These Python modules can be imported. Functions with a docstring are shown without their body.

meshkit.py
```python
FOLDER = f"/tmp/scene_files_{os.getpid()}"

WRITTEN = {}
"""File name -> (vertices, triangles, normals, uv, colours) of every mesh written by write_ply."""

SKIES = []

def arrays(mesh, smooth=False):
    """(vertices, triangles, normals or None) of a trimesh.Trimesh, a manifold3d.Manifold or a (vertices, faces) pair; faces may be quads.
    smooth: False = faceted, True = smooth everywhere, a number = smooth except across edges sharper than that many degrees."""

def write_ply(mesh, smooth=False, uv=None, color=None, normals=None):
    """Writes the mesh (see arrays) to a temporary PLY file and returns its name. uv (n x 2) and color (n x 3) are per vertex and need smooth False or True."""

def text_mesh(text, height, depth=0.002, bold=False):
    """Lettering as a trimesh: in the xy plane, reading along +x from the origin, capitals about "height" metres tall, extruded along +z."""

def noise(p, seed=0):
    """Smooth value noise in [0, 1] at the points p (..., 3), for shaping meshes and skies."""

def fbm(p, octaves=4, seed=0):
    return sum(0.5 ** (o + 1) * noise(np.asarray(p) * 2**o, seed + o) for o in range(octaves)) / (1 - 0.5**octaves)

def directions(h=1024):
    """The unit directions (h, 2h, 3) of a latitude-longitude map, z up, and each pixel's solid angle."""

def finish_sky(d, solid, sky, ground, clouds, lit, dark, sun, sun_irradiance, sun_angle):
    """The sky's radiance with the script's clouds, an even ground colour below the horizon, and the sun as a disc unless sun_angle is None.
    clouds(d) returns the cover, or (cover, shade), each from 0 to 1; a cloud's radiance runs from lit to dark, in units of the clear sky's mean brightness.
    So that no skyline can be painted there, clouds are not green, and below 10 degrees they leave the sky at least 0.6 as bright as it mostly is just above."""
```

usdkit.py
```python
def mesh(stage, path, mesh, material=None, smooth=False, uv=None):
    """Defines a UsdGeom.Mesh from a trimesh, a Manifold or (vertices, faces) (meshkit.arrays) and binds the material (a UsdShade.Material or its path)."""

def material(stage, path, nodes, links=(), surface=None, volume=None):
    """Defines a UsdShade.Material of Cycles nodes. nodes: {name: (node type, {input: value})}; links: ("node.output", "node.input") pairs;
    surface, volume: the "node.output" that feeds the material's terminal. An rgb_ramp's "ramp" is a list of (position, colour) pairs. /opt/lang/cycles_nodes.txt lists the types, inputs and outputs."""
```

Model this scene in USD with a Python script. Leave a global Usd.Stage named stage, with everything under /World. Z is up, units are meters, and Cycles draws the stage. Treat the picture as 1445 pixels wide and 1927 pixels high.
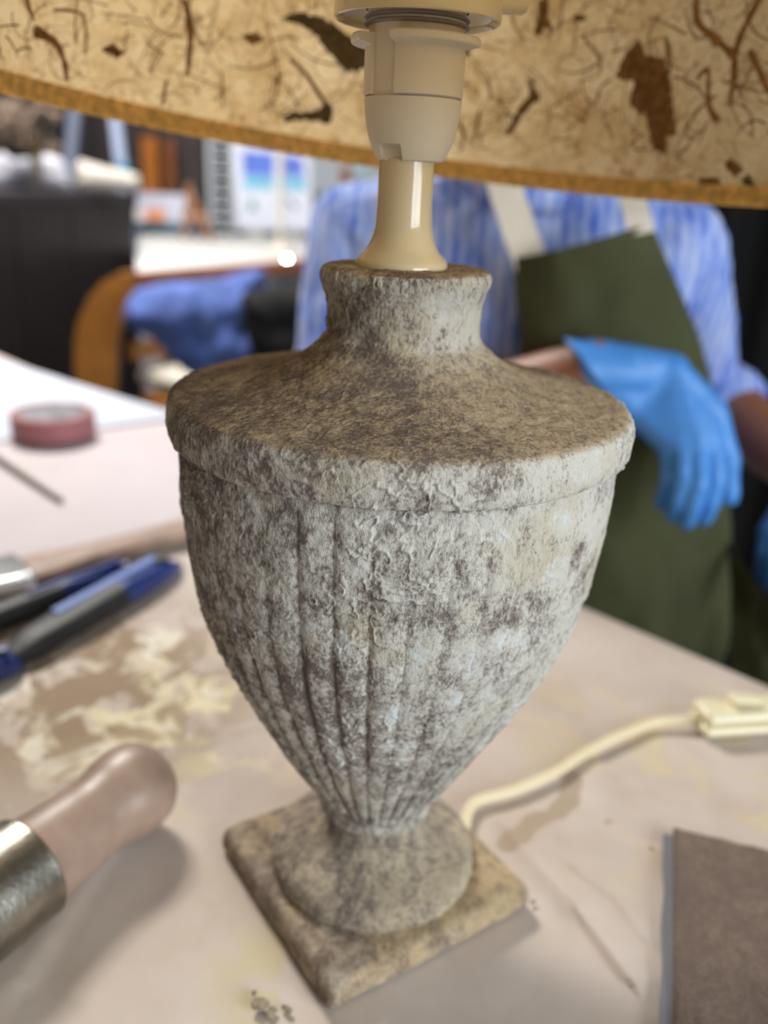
import math, random, numpy as np, trimesh, manifold3d as m3, usdkit, meshkit
from pxr import Usd, UsdGeom, UsdLux, UsdShade, Gf, Sdf
from scipy.interpolate import PchipInterpolator
from shapely.geometry import Polygon, Point, LineString
from shapely import affinity
random.seed(7)
rng = np.random.default_rng(7)
PI = math.pi
stage = Usd.Stage.CreateInMemory()
UsdGeom.SetStageUpAxis(stage, UsdGeom.Tokens.z)
UsdGeom.SetStageMetersPerUnit(stage, 1.0)
world = UsdGeom.Xform.Define(stage, '/World')
stage.SetDefaultPrim(world.GetPrim())

# ------------------------------------------------------------------ camera
W, H, F = 1445, 1927, 1620.0                       # picture size and focal length in pixels
EYE = np.array([0, -0.3577, 0.3488])
PITCH, YAW, ROLL = 0.3723, -0.006, 0.0489
_f = np.array([math.sin(YAW) * math.cos(PITCH), math.cos(YAW) * math.cos(PITCH), -math.sin(PITCH)])
_r = np.cross(_f, [0, 0, 1]); _r /= np.linalg.norm(_r); _u = np.cross(_r, _f)
RIGHT = math.cos(ROLL) * _r + math.sin(ROLL) * _u
UP = -math.sin(ROLL) * _r + math.cos(ROLL) * _u
FWD = _f
cam = UsdGeom.Camera.Define(stage, '/World/camera')
M = Gf.Matrix4d(1.0)
for i, row in enumerate((RIGHT, UP, -FWD)):
    M.SetRow(i, Gf.Vec4d(*map(float, row), 0))
M.SetRow(3, Gf.Vec4d(*map(float, EYE), 1))
cam.AddTransformOp().Set(M)
APER = 36.0
cam.CreateHorizontalApertureAttr(APER)
cam.CreateVerticalApertureAttr(APER * H / W)
cam.CreateFocalLengthAttr(APER * F / W)
cam.CreateClippingRangeAttr(Gf.Vec2f(0.01, 60))
cam.CreateFStopAttr(6.6)
cam.CreateFocusDistanceAttr(0.292)
cam.CreateExposureAttr(0.1)

# ------------------------------------------------------------------ lights
def rect_light(name, pos, target, w, h, radiance, color):
    l = UsdLux.RectLight.Define(stage, '/World/' + name)
    p, t = np.array(pos, float), np.array(target, float)
    z = p - t; z /= np.linalg.norm(z)
    x = np.cross([0, 0, 1.0], z); x /= np.linalg.norm(x); y = np.cross(z, x)
    m = Gf.Matrix4d(1.0)
    for i, row in enumerate((x, y, z)):
        m.SetRow(i, Gf.Vec4d(*map(float, row), 0))
    m.SetRow(3, Gf.Vec4d(*map(float, p), 1))
    l.AddTransformOp().Set(m)
    l.CreateWidthAttr(w); l.CreateHeightAttr(h); l.CreateIntensityAttr(radiance); l.CreateColorAttr(Gf.Vec3f(*color))
    return l

rect_light('window_light', (2.39, -2.4, 1.03), (0.0, -2.4, 1.03), 3.0, 1.8, 10.5, (0.86, 0.94, 1.0))      # daylight through the window, front right
rect_light('ceiling_light', (-1.0, 1.72, 1.97), (-1.0, 1.73, 0.0), 0.7, 0.5, 78.0, (1.0, 0.95, 0.88))      # ceiling panel behind the lamp
rect_light('added_light_rear', (-1.2, 2.35, 1.97), (-1.2, 2.36, 0.0), 1.6, 0.6, 7.5, (0.93, 0.97, 1.0))   # panel added over the back bench to light the fronts there

# ------------------------------------------------------------------ helpers
def ray(px, py):
    return FWD + (px - W / 2) / F * RIGHT - (py - H / 2) / F * UP
def at(px, py, y):
    d = ray(px, py); return EYE + (y - EYE[1]) / d[1] * d
def tab(px, py, z=0.0):
    d = ray(px, py); return EYE + (z - EYE[2]) / d[2] * d

_used = {}
def numbered(parent, name):
    k = (parent, name); n = _used.get(k, 0); _used[k] = n + 1
    return name if n == 0 else f'{name}_{n:03d}'
def pathof(parent):
    return '/World' if parent is None else str(parent.GetPath())
def tag(p, label=None, cat=None, group=None, kind=None):
    p = p.GetPrim() if hasattr(p, 'GetPrim') else p
    for k, v in (('label', label), ('category', cat), ('group', group), ('kind', kind)):
        if v: p.SetCustomDataByKey(k, v)
    return p
def obj(name, mesh, mat, parent=None, smooth=30, label=None, cat=None, group=None, kind=None):
    pp = pathof(parent)
    m = usdkit.mesh(stage, pp + '/' + numbered(pp, name), mesh, mat, smooth=smooth)
    return tag(m, label, cat, group, kind)
def thing(name, label, cat, loc=(0, 0, 0), group=None):
    x = UsdGeom.Xform.Define(stage, '/World/' + numbered('/World', name))
    x.AddTranslateOp().Set(Gf.Vec3d(*map(float, loc)))
    t = tag(x, label, cat, group)
    return Thing(t, np.array(loc, float))
class Thing:
    """a thing whose parts are given in world coordinates and stored relative to its base"""
    def __init__(s, prim, loc): s.prim, s.loc = prim, loc
    def part(s, name, mesh, mat, smooth=30, parent=None, label=None, kind=None):
        v, f, _ = meshkit.arrays(mesh)
        return obj(name, (v - s.loc, f), mat, parent or s.prim, smooth, label, None, None, kind)

def T(m):
    if hasattr(m, 'to_mesh'):
        k = m.to_mesh(); return trimesh.Trimesh(k.vert_properties[:, :3], k.tri_verts, process=False)
    return m
def cat(*ms): return trimesh.util.concatenate([T(m) for m in ms])
def lathe(prof, n=64, center=(0, 0, 0), a0=0, a1=2 * PI, rfun=None):
    """revolve (r, z) points about z; closed all round when a1-a0 = 2 pi"""
    prof = np.array(prof, float); full = abs(a1 - a0 - 2 * PI) < 1e-9
    a = np.linspace(a0, a1, n, endpoint=not full)
    r = prof[:, 0][:, None] * np.ones(n) if rfun is None else rfun(prof[:, 0][:, None], prof[:, 1][:, None], a[None])
    v = np.stack([r * np.cos(a), r * np.sin(a), prof[:, 1][:, None] * np.ones(n)], -1) + np.array(center)
    k = len(prof); idx = np.arange(k * n).reshape(k, n)
    nx = np.roll(idx, -1, 1) if full else idx[:, 1:]
    i0 = idx if full else idx[:, :-1]
    q = np.stack([i0[:-1], nx[:-1], nx[1:], i0[1:]], -1).reshape(-1, 4)
    f = np.vstack([q[:, [0, 1, 2]], q[:, [0, 2, 3]]])
    m = trimesh.Trimesh(v.reshape(-1, 3), f, process=False)
    m.merge_vertices(); m.update_faces(m.nondegenerate_faces()); m.remove_unreferenced_vertices()
    return m
def sweep(path, rad, n=12, up=(0, 0, 1), flat=1.0, cap=True):
    """tube along a path; rad scalar or per point; flat squeezes it along the up side"""
    P = np.array(path, float); k = len(P); rad = np.broadcast_to(np.array(rad, float), (k,))
    t = np.gradient(P, axis=0); t /= np.linalg.norm(t, axis=1)[:, None]
    s = np.cross(t, np.array(up, float)); s /= np.maximum(np.linalg.norm(s, axis=1), 1e-9)[:, None]
    b = np.cross(s, t); a = np.linspace(0, 2 * PI, n, endpoint=False)
    v = P[:, None] + rad[:, None, None] * (np.cos(a)[None, :, None] * s[:, None] + flat * np.sin(a)[None, :, None] * b[:, None])
    idx = np.arange(k * n).reshape(k, n); nx = np.roll(idx, -1, 1)
    q = np.stack([idx[:-1], nx[:-1], nx[1:], idx[1:]], -1).reshape(-1, 4)
    f = [q[:, [0, 1, 2]], q[:, [0, 2, 3]]]; v = v.reshape(-1, 3)
    if cap:
        v = np.vstack([v, P[0], P[-1]]); c0, c1 = k * n, k * n + 1
        f += [np.stack([nx[0], idx[0], np.full(n, c0)], 1), np.stack([idx[-1], nx[-1], np.full(n, c1)], 1)]
    m = trimesh.Trimesh(v, np.vstack(f), process=False)
    if m.volume < 0: m.invert()
    return m
def smooth_path(pts, n=40):
    p = np.array(pts, float); d = np.r_[0, np.cumsum(np.linalg.norm(np.diff(p, axis=0), axis=1))]
    return PchipInterpolator(d, p)(np.linspace(0, d[-1], n))
def rbox(size, center=(0, 0, 0), r=0.004, rotz=0, seg=8, rot=None):
    """rounded box as a hull of spheres"""
    s = np.array(size, float) / 2; r = min(r, *(s * 0.98))
    b = [m3.Manifold.sphere(r, seg).translate([float(x) for x in (np.array(k) * (s - r))]) for k in np.array(np.meshgrid([-1, 1], [-1, 1], [-1, 1])).T.reshape(-1, 3)]
    m = T(m3.Manifold.batch_hull(b))
    if rot is not None: m.apply_transform(rot)
    if rotz: m.apply_transform(trimesh.transformations.rotation_matrix(rotz, [0, 0, 1]))
    m.apply_translation(center); return m
def frame_to(x, z=(0, 0, 1)):
    """4x4 turning local x to direction x, local z as near z as can be"""
    x = np.array(x, float); x /= np.linalg.norm(x); y = np.cross(z, x); y /= np.linalg.norm(y); k = np.cross(x, y)
    m = np.eye(4); m[:3, 0], m[:3, 1], m[:3, 2] = x, y, k; return m
def along(mesh_x, a, b=None, z=(0, 0, 1)):
    """place a mesh built along +x from the origin at a, pointing to b"""
    m = mesh_x.copy(); m.apply_transform(frame_to(np.array(b) - np.array(a), z)); m.apply_translation(a); return m
def turned(prof, n=40):
    """lathe with (x, r) profile about the x axis"""
    p = [(max(r, 1e-6), x) for x, r in prof]
    m = lathe(p, n); v = m.vertices
    m = trimesh.Trimesh(np.stack([v[:, 2], v[:, 0], v[:, 1]], 1), m.faces, process=False)
    if m.volume < 0: m.invert()
    return m
def plate(poly, z0, z1):
    m = trimesh.creation.extrude_polygon(poly, z1 - z0, engine='earcut'); m.apply_translation([0, 0, z0]); return m
def wobble(m, amp, scale, seed=0):
    m = T(m).copy(); n = m.vertex_normals
    d = meshkit.fbm(m.vertices * scale + 37.1, 3, seed) - 0.5
    m.vertices = m.vertices + n * (2 * amp * d)[:, None]; return m
def grid_mesh(V):
    a, b = V.shape[:2]; i = np.arange(a * b).reshape(a, b)
    q = np.stack([i[:-1, :-1], i[1:, :-1], i[1:, 1:], i[:-1, 1:]], -1).reshape(-1, 4)
    return trimesh.Trimesh(V.reshape(-1, 3), np.vstack([q[:, [0, 1, 2]], q[:, [0, 2, 3]]]), process=False)
def thick(V, d):
    """closed sheet from a grid of points V and an offset vector (or grid) d"""
    a, b = V.shape[:2]; B = V + d; i = np.arange(a * b).reshape(a, b); j = i + a * b
    q = [np.stack([i[:-1, :-1], i[1:, :-1], i[1:, 1:], i[:-1, 1:]], -1).reshape(-1, 4), np.stack([j[:-1, :-1], j[:-1, 1:], j[1:, 1:], j[1:, :-1]], -1).reshape(-1, 4)]
    for r, s in ((i[0], j[0]), (i[-1][::-1], j[-1][::-1]), (i[::-1, 0], j[::-1, 0]), (i[:, -1], j[:, -1])):
        q.append(np.stack([r[:-1], r[1:], s[1:], s[:-1]], -1))
    q = np.vstack(q); m = trimesh.Trimesh(np.vstack([V.reshape(-1, 3), B.reshape(-1, 3)]), np.vstack([q[:, [0, 1, 2]], q[:, [0, 2, 3]]]), process=False)
    if m.volume < 0: m.invert()
    return m

# ------------------------------------------------------------------ materials
def lin(r, g, b):
    return tuple((c / 255 / 12.92) if c / 255 < 0.04045 else ((c / 255 + 0.055) / 1.055) ** 2.4 for c in (r, g, b))
L = '/World/Looks/'
UsdGeom.Scope.Define(stage, '/World/Looks')
def plain(name, rgb, rough=0.6, var=0.12, scale=30, bump=0.0, metal=0.0, spec=0.5, bscale=None, sheen=0.0, coat=0.0):
    c = np.array(lin(*rgb))
    n = {'t': ('texture_coordinate', {}), 'n': ('noise_texture', {'scale': scale, 'detail': 4.0, 'roughness': 0.6}),
         'r': ('rgb_ramp', {'ramp': [(0.3, tuple(c * (1 - var))), (0.7, tuple(np.minimum(c * (1 + var), 1)))]}),
         'p': ('principled_bsdf', {'roughness': rough, 'metallic': metal, 'specular_ior_level': spec, 'sheen_weight': sheen, 'coat_weight': coat})}
    l = [('t.object', 'n.vector'), ('n.fac', 'r.fac'), ('r.color', 'p.base_color')]
    if bump:
        n['b2'] = ('noise_texture', {'scale': bscale or scale * 6, 'detail': 5.0, 'roughness': 0.65}); n['b'] = ('bump', {'strength': bump, 'distance': 0.001})
        l += [('t.object', 'b2.vector'), ('b2.fac', 'b.height'), ('b.normal', 'p.normal')]
    return usdkit.material(stage, L + name, n, l, surface='p.BSDF')

def primvar(prim, name, values):
    UsdGeom.PrimvarsAPI(prim).CreatePrimvar(name, Sdf.ValueTypeNames.FloatArray, 'vertex').Set(np.asarray(values, np.float32).ravel().tolist())
def stone(name, dark, beige, pale, white, amount, warm, sc=1.0, brushed=False, fw=0.52):
    """dry-brushed paint over a cast urn: dark coat, beige and pale layers on top in brushed patches.
    brushed: the mesh carries "paint" (more or less of the pale coats), "dab" (white dabs) and "top" (the browner coat on the shoulder, with its shade painted in)"""
    n = {'t': ('texture_coordinate', {}),
         'm': ('mapping', {'scale': (1.0, 1.0, 0.62)}),
         'big': ('noise_texture', {'scale': 30.0 * sc, 'detail': 3.0, 'roughness': 0.6}),
         'mid': ('noise_texture', {'scale': 150.0 * sc, 'detail': 6.0, 'roughness': 0.7, 'distortion': 0.1}),
         'fine': ('noise_texture', {'scale': 680.0, 'detail': 5.0, 'roughness': 0.7, 'distortion': 0.3}),
         'warmn': ('noise_texture', {'scale': 22.0, 'detail': 5.0, 'roughness': 0.62}),
         's1': ('math', {'math_type': 'multiply_add', 'value2': 0.28, 'value3': 0.0}),
         's2': ('math', {'math_type': 'multiply_add', 'value2': 0.50}),
         's3': ('math', {'math_type': 'multiply_add', 'value2': fw}),
         'pa': ('math', {'math_type': 'add', 'value1': 0.0, 'value2': 0.0}),
         'k': ('map_range', {'from_min': amount - 0.075, 'from_max': amount + 0.075, 'to_min': 0.0, 'to_max': 1.0, 'clamp': True}),
         'wk': ('map_range', {'from_min': warm - 0.12, 'from_max': warm + 0.12, 'to_min': 0.0, 'to_max': 1.0, 'clamp': True}),
         'layer': ('mix', {'color1': lin(*pale), 'color2': lin(*beige)}),
         'layer2': ('mix', {'fac': 0.0, 'color2': lin(178, 160, 132)}),
         'base': ('mix', {'color1': lin(*dark), 'color2': tuple(np.array(lin(*dark)) * 1.4)}),
         'c1': ('mix', {}),
         'spk': ('math', {'math_type': 'multiply_add', 'value1': 0.0, 'value2': 3.4, 'value3': 0.0}),
         'spk2': ('map_range', {'from_min': 2.68, 'from_max': 3.10, 'to_min': 0.0, 'to_max': 0.8, 'clamp': True}),
         'c2': ('mix', {'color2': lin(*white)}),
         'p': ('principled_bsdf', {'roughness': 0.88, 'specular_ior_level': 0.2}),
         'h': ('math', {'math_type': 'multiply_add', 'value2': 0.5}),
         'ridge': ('noise_texture', {'type': 'ridged_multifractal', 'scale': 230.0, 'detail': 4.0, 'roughness': 0.6, 'distortion': 0.3}),
         'h2': ('math', {'math_type': 'multiply_add', 'value2': 0.22}),
         'b': ('bump', {'strength': 0.8, 'distance': 0.0011})}
    l = [('t.object', 'm.vector')] + [('m.vector', k + '.vector') for k in ('big', 'mid', 'ridge', 'fine')] + [('t.object', 'warmn.vector'),
         ('big.fac', 's1.value1'), ('mid.fac', 's2.value1'), ('s1.value', 's2.value3'), ('fine.fac', 's3.value1'), ('s2.value', 's3.value3'), ('s3.value', 'pa.value1'), ('pa.value', 'k.value'),
         ('warmn.fac', 'wk.value'), ('wk.result', 'layer.fac'), ('layer.color', 'layer2.color1'), ('fine.fac', 'base.fac'), ('base.color', 'c1.color1'), ('layer2.color', 'c1.color2'), ('k.result', 'c1.fac'),
         ('spk.value', 'spk2.value'), ('c1.color', 'c2.color1'), ('spk2.result', 'c2.fac'), ('c2.color', 'p.base_color'),
         ('fine.fac', 'h.value1'), ('s3.value', 'h.value3'), ('ridge.fac', 'h2.value1'), ('h.value', 'h2.value3'), ('h2.value', 'b.height'), ('b.normal', 'p.normal')]
    if brushed:
        for a in ('paint', 'dab', 'top'): n['a_' + a] = ('attribute', {'attribute': a})
        l += [('a_paint.fac', 'pa.value2'), ('a_dab.fac', 'spk.value3'), ('s3.value', 'spk.value1'), ('a_top.fac', 'layer2.fac')]
    return usdkit.material(stage, L + name, n, l, surface='p.BSDF')

M_urn = stone('urn_paint', (104, 94, 88), (180, 168, 138), (196, 193, 184), (204, 210, 214), 0.640, 0.63, 1.0, True)
M_plinth = stone('plinth_paint', (108, 93, 82), (184, 162, 128), (182, 172, 158), (196, 196, 192), 0.525, 0.46, 0.75, False, 0.28)
M_cream = plain('cream_plastic', (222, 206, 168), 0.16, 0.02, 20, coat=0.3)
M_socket = plain('socket_plastic', (228, 218, 198), 0.5, 0.04, 60)
M_socket_dark = plain('grey_plastic', (150, 142, 136), 0.5, 0.05, 60)
M_cord = plain('cord_plastic', (226, 212, 176), 0.35, 0.03, 60)
M_switch = plain('switch_plastic', (230, 220, 184), 0.3, 0.03, 60)
M_trim = None

def paper_material():
    n = {'t': ('texture_coordinate', {}), 'n1': ('noise_texture', {'scale': 26.0, 'detail': 6.0, 'roughness': 0.7}),
         'n2': ('noise_texture', {'scale': 110.0, 'detail': 7.0, 'roughness': 0.75, 'distortion': 2.0}),
         'n3': ('noise_texture', {'type': 'ridged_multifractal', 'scale': 48.0, 'detail': 3.0, 'roughness': 0.6, 'distortion': 2.6}),
         'r1': ('rgb_ramp', {'ramp': [(0.30, lin(196, 164, 112)), (0.5, lin(232, 210, 166)), (0.72, lin(246, 230, 194))]}),
         'r2': ('rgb_ramp', {'ramp': [(0.34, lin(150, 112, 62)), (0.48, lin(250, 240, 222)), (0.8, lin(255, 255, 255))]}),
         'r3': ('rgb_ramp', {'ramp': [(0.55, lin(255, 255, 255)), (0.80, lin(196, 156, 100))]}),
         'm1': ('mix', {'mix_type': 'multiply', 'fac': 0.75}), 'm2': ('mix', {'mix_type': 'multiply', 'fac': 0.8}),
         'd': ('diffuse_bsdf', {}), 'tr': ('translucent_bsdf', {}), 's': ('mix_closure', {'fac': 0.55})}
    l = [('t.object', k + '.vector') for k in ('n1', 'n2', 'n3')] + [('n1.fac', 'r1.fac'), ('n2.fac', 'r2.fac'), ('n3.fac', 'r3.fac'), ('r1.color', 'm1.color1'), ('r2.color', 'm1.color2'),
         ('m1.color', 'm2.color1'), ('r3.color', 'm2.color2'), ('m2.color', 'd.color'), ('m2.color', 'tr.color'), ('d.BSDF', 's.closure1'), ('tr.BSDF', 's.closure2')]
    return usdkit.material(stage, L + 'shade_paper', n, l, surface='s.closure')
M_paper = paper_material()
def veg(name, rgb, tr=0.35):
    c = lin(*rgb)
    n = {'t': ('texture_coordinate', {}), 'n': ('noise_texture', {'scale': 220.0, 'detail': 4.0}), 'r': ('rgb_ramp', {'ramp': [(0.3, tuple(np.array(c) * 0.7)), (0.7, tuple(np.array(c) * 1.35))]}),
         'd': ('diffuse_bsdf', {}), 'tr': ('translucent_bsdf', {}), 's': ('mix_closure', {'fac': tr})}
    return usdkit.material(stage, L + name, n, [('t.object', 'n.vector'), ('n.fac', 'r.fac'), ('r.color', 'd.color'), ('r.color', 'tr.color'), ('d.BSDF', 's.closure1'), ('tr.BSDF', 's.closure2')], surface='s.closure')
M_bark = veg('bark_brown', (150, 114, 74), 0.45)
M_leaf_shadow = veg('leaf_shadow_grey', (118, 102, 72), 0.35)
M_fibre = veg('fibre_brown', (128, 92, 48), 0.4)
M_twig = veg('twig_brown', (168, 130, 80), 0.45)
M_trim = veg('trim_ochre', (228, 194, 122), 0.4)

def cloth_material():
    """unbleached canvas with brown, cream and white paint where it was spilled"""
    n = {'g': ('geometry', {}), 'n0': ('noise_texture', {'scale': 9.0, 'detail': 4.0, 'roughness': 0.6}),
         'base': ('rgb_ramp', {'ramp': [(0.25, lin(176, 158, 143)), (0.42, lin(192, 177, 164)), (0.58, lin(200, 187, 177)), (0.75, lin(208, 199, 192))]}),
         'spill': ('noise_texture', {'scale': 21.0, 'detail': 6.0, 'roughness': 0.68, 'distortion': 0.5}),
         'cream': ('noise_texture', {'scale': 17.0, 'detail': 5.0, 'roughness': 0.6, 'distortion': 0.8}),
         'creamv': ('mapping', {'location': (3.7, 1.9, 0.4)}),
         'spotn': ('noise_texture', {'scale': 60.0, 'detail': 3.0, 'roughness': 0.6}),
         'weave': ('noise_texture', {'scale': 900.0, 'detail': 2.0}),
         'p': ('principled_bsdf', {'roughness': 0.9, 'specular_ior_level': 0.2}), 'b': ('bump', {'strength': 0.25, 'distance': 0.0005})}
    l = [('g.position', 'n0.vector'), ('n0.fac', 'base.fac'), ('g.position', 'spill.vector'), ('g.position', 'creamv.vector'), ('creamv.vector', 'cream.vector'), ('g.position', 'spotn.vector'), ('g.position', 'weave.vector')]
    def patch(tag_, centre, rad, soft):      # 1 inside a round patch of the cloth, 0 outside
        n[tag_ + 'd'] = ('vector_math', {'math_type': 'distance', 'vector2': (centre[0], centre[1], 0.0)})
        n[tag_] = ('map_range', {'from_min': rad + soft, 'from_max': rad - soft, 'to_min': 0.0, 'to_max': 1.0, 'clamp': True})
        l.extend([('g.position', tag_ + 'd.vector1'), (tag_ + 'd.value', tag_ + '.value')])
    def mixin(prev, name, noise, lo, hi, mask, colour, amt=0.9):
        n[name + 'k'] = ('map_range', {'from_min': lo, 'from_max': hi, 'to_min': 0.0, 'to_max': amt, 'clamp': True})
        n[name + 'm'] = ('math', {'math_type': 'multiply'})
        n[name] = ('mix', {'color2': lin(*colour)})
        l.extend([(noise + '.fac', name + 'k.value'), (name + 'k.result', name + 'm.value1'), (mask, name + 'm.value2'), (name + 'm.value', name + '.fac'), (prev + '.color', name + '.color1')])
        return name
    c1, c2, c3 = tab(150, 1280), tab(330, 1340), tab(1330, 1470)
    patch('pa', c1, 0.115, 0.05); patch('pb', c2, 0.085, 0.04); patch('pc', c3, 0.10, 0.05); patch('pd', tab(520, 1840), 0.03, 0.012)
    p = mixin('base', 'cr1', 'cream', 0.47, 0.53, 'pb.result', (226, 214, 178))
    p = mixin(p, 'br1', 'spill', 0.455, 0.50, 'pa.result', (150, 128, 104))
    p = mixin(p, 'cr2', 'cream', 0.58, 0.62, 'pa.result', (232, 226, 210))
    p = mixin(p, 'cr3', 'cream', 0.50, 0.58, 'pc.result', (204, 188, 150), 0.7)
    p = mixin(p, 'dots', 'spotn', 0.72, 0.75, 'pc.result', (128, 112, 96))
    p = mixin(p, 'cr4', 'cream', 0.42, 0.5, 'pd.result', (196, 184, 150), 0.8)
    n['sa'] = ('attribute', {'attribute': 'brown_band'}); n['sm'] = ('math', {'math_type': 'multiply', 'value2': 0.8}); n['sx'] = ('mix', {'color2': lin(164, 144, 122)})
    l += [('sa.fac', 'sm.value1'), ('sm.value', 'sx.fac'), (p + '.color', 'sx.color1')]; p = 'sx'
    l += [(p + '.color', 'p.base_color'), ('weave.fac', 'b.height'), ('b.normal', 'p.normal')]
    return usdkit.material(stage, L + 'stained_canvas', n, l, surface='p.BSDF')
M_cloth = cloth_material()
M_wood_dark = plain('dark_wood', (32, 25, 27), 0.5, 0.25, 8)
M_black = plain('black_fabric', (9, 9, 11), 0.9, 0.3, 6)
M_white = plain('white_paper', (198, 203, 218), 0.8, 0.02, 12)
M_pink = plain('pinkish_paper', (200, 190, 192), 0.8, 0.05, 9)
M_floor = plain('grey_floor', (120, 112, 104), 0.6, 0.15, 4)
M_wall = plain('pale_wall', (200, 207, 216), 0.8, 0.04, 3)
M_wall2 = plain('side_wall', (150, 146, 142), 0.8, 0.04, 3)
M_orange = plain('orange_wood', (176, 104, 36), 0.45, 0.2, 14)
M_honey = plain('honey_wood', (170, 112, 48), 0.4, 0.18, 12)
M_redwood = plain('red_brown_wood', (150, 92, 66), 0.45, 0.15, 12)
M_chrome = plain('steel', (200, 200, 198), 0.22, 0.1, 30, metal=1.0)
M_ferrule = plain('worn_ferrule', (150, 146, 136), 0.32, 0.3, 60, bump=0.25, metal=1.0)
M_beech = plain('paint_smeared_beech', (152, 128, 112), 0.40, 0.2, 38, bump=0.1)

# ------------------------------------------------------------------ setting
FLOOR = -0.75
def slab(x0, x1, y0, y1, z0, z1): 
    m = trimesh.creation.box(extents=(x1 - x0, y1 - y0, z1 - z0)); m.apply_translation(((x0 + x1) / 2, (y0 + y1) / 2, (z0 + z1) / 2)); return m
X0_, X1_, Y0_, Y1_, CEIL = -3.4, 2.45, -4.2, 4.3, 2.0
M_dark_wall = plain('brown_side_wall', (84, 72, 64), 0.7, 0.1, 3)
obj('floor', slab(X0_ - .1, X1_ + .1, Y0_ - .1, Y1_ + .1, FLOOR - 0.1, FLOOR), M_floor, smooth=False, kind='structure')
obj('ceiling', slab(X0_ - .1, X1_ + .1, Y0_ - .1, Y1_ + .1, CEIL, CEIL + .1), M_wall2, smooth=False, kind='structure')
obj('wall_back', slab(X0_, X1_, Y1_, Y1_ + .1, FLOOR, CEIL), M_wall, smooth=False, kind='structure')
obj('wall_front', slab(X0_, X1_, Y0_ - .1, Y0_, FLOOR, CEIL), M_wall2, smooth=False, kind='structure')
obj('wall_left', slab(X0_ - .1, X0_, Y0_, Y1_, FLOOR, CEIL), M_dark_wall, smooth=False, kind='structure')
obj('wall_right', slab(X1_, X1_ + .1, Y0_, Y1_, FLOOR, CEIL), M_wall2, smooth=False, kind='structure')
win = tag(UsdGeom.Xform.Define(stage, '/World/window_1'), kind='structure')
for a, b, c, d in ((-3.95, -3.90, .10, 1.96), (-.90, -.85, .10, 1.96), (-2.28, -2.20, .13, 1.93), (-3.90, -.90, .10, .13), (-3.90, -.90, 1.93, 1.96)):
    obj('window_frame', slab(2.36, 2.42, a, b, c, d), plain('frame_white%d' % int((a + 5) * 1000 + c * 10), (225, 225, 222), .5, .02, 4), win, smooth=False)

# ------------------------------------------------------------------ work table and what covers it
E0 = np.array([0.296, 0.213]); ET = np.array([-1.045, 1.035]); ET /= np.linalg.norm(ET); EN = np.array([-ET[1], ET[0]])
if EN @ (np.array([0, -0.3]) - E0) < 0: EN = -EN
def tp(s, w, z=0.0): p = E0 + ET * s + EN * w; return np.array([p[0], p[1], z])
S0, S1, WID = -0.75, 1.58, 0.95
def tbox(s0, s1, w0, w1, z0, z1, r=0.003):
    c = tp((s0 + s1) / 2, (w0 + w1) / 2, (z0 + z1) / 2)
    return rbox((s1 - s0, w1 - w0, z1 - z0), c, r, rotz=math.atan2(ET[1], ET[0]))
wt = thing('work_table', 'long work table under the paint-stained canvas cloth', 'table', tp((S0 + S1) / 2, WID / 2, FLOOR))
wt.part('tabletop', tbox(S0, S1, 0.004, WID, -0.036, -0.0046), M_honey)
for s in (S0 + 0.08, S1 - 0.08):
    for w in (0.08, WID - 0.08):
        wt.part('leg', tbox(s - 0.03, s + 0.03, w - 0.03, w + 0.03, FLOOR, -0.037), M_honey)
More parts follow.
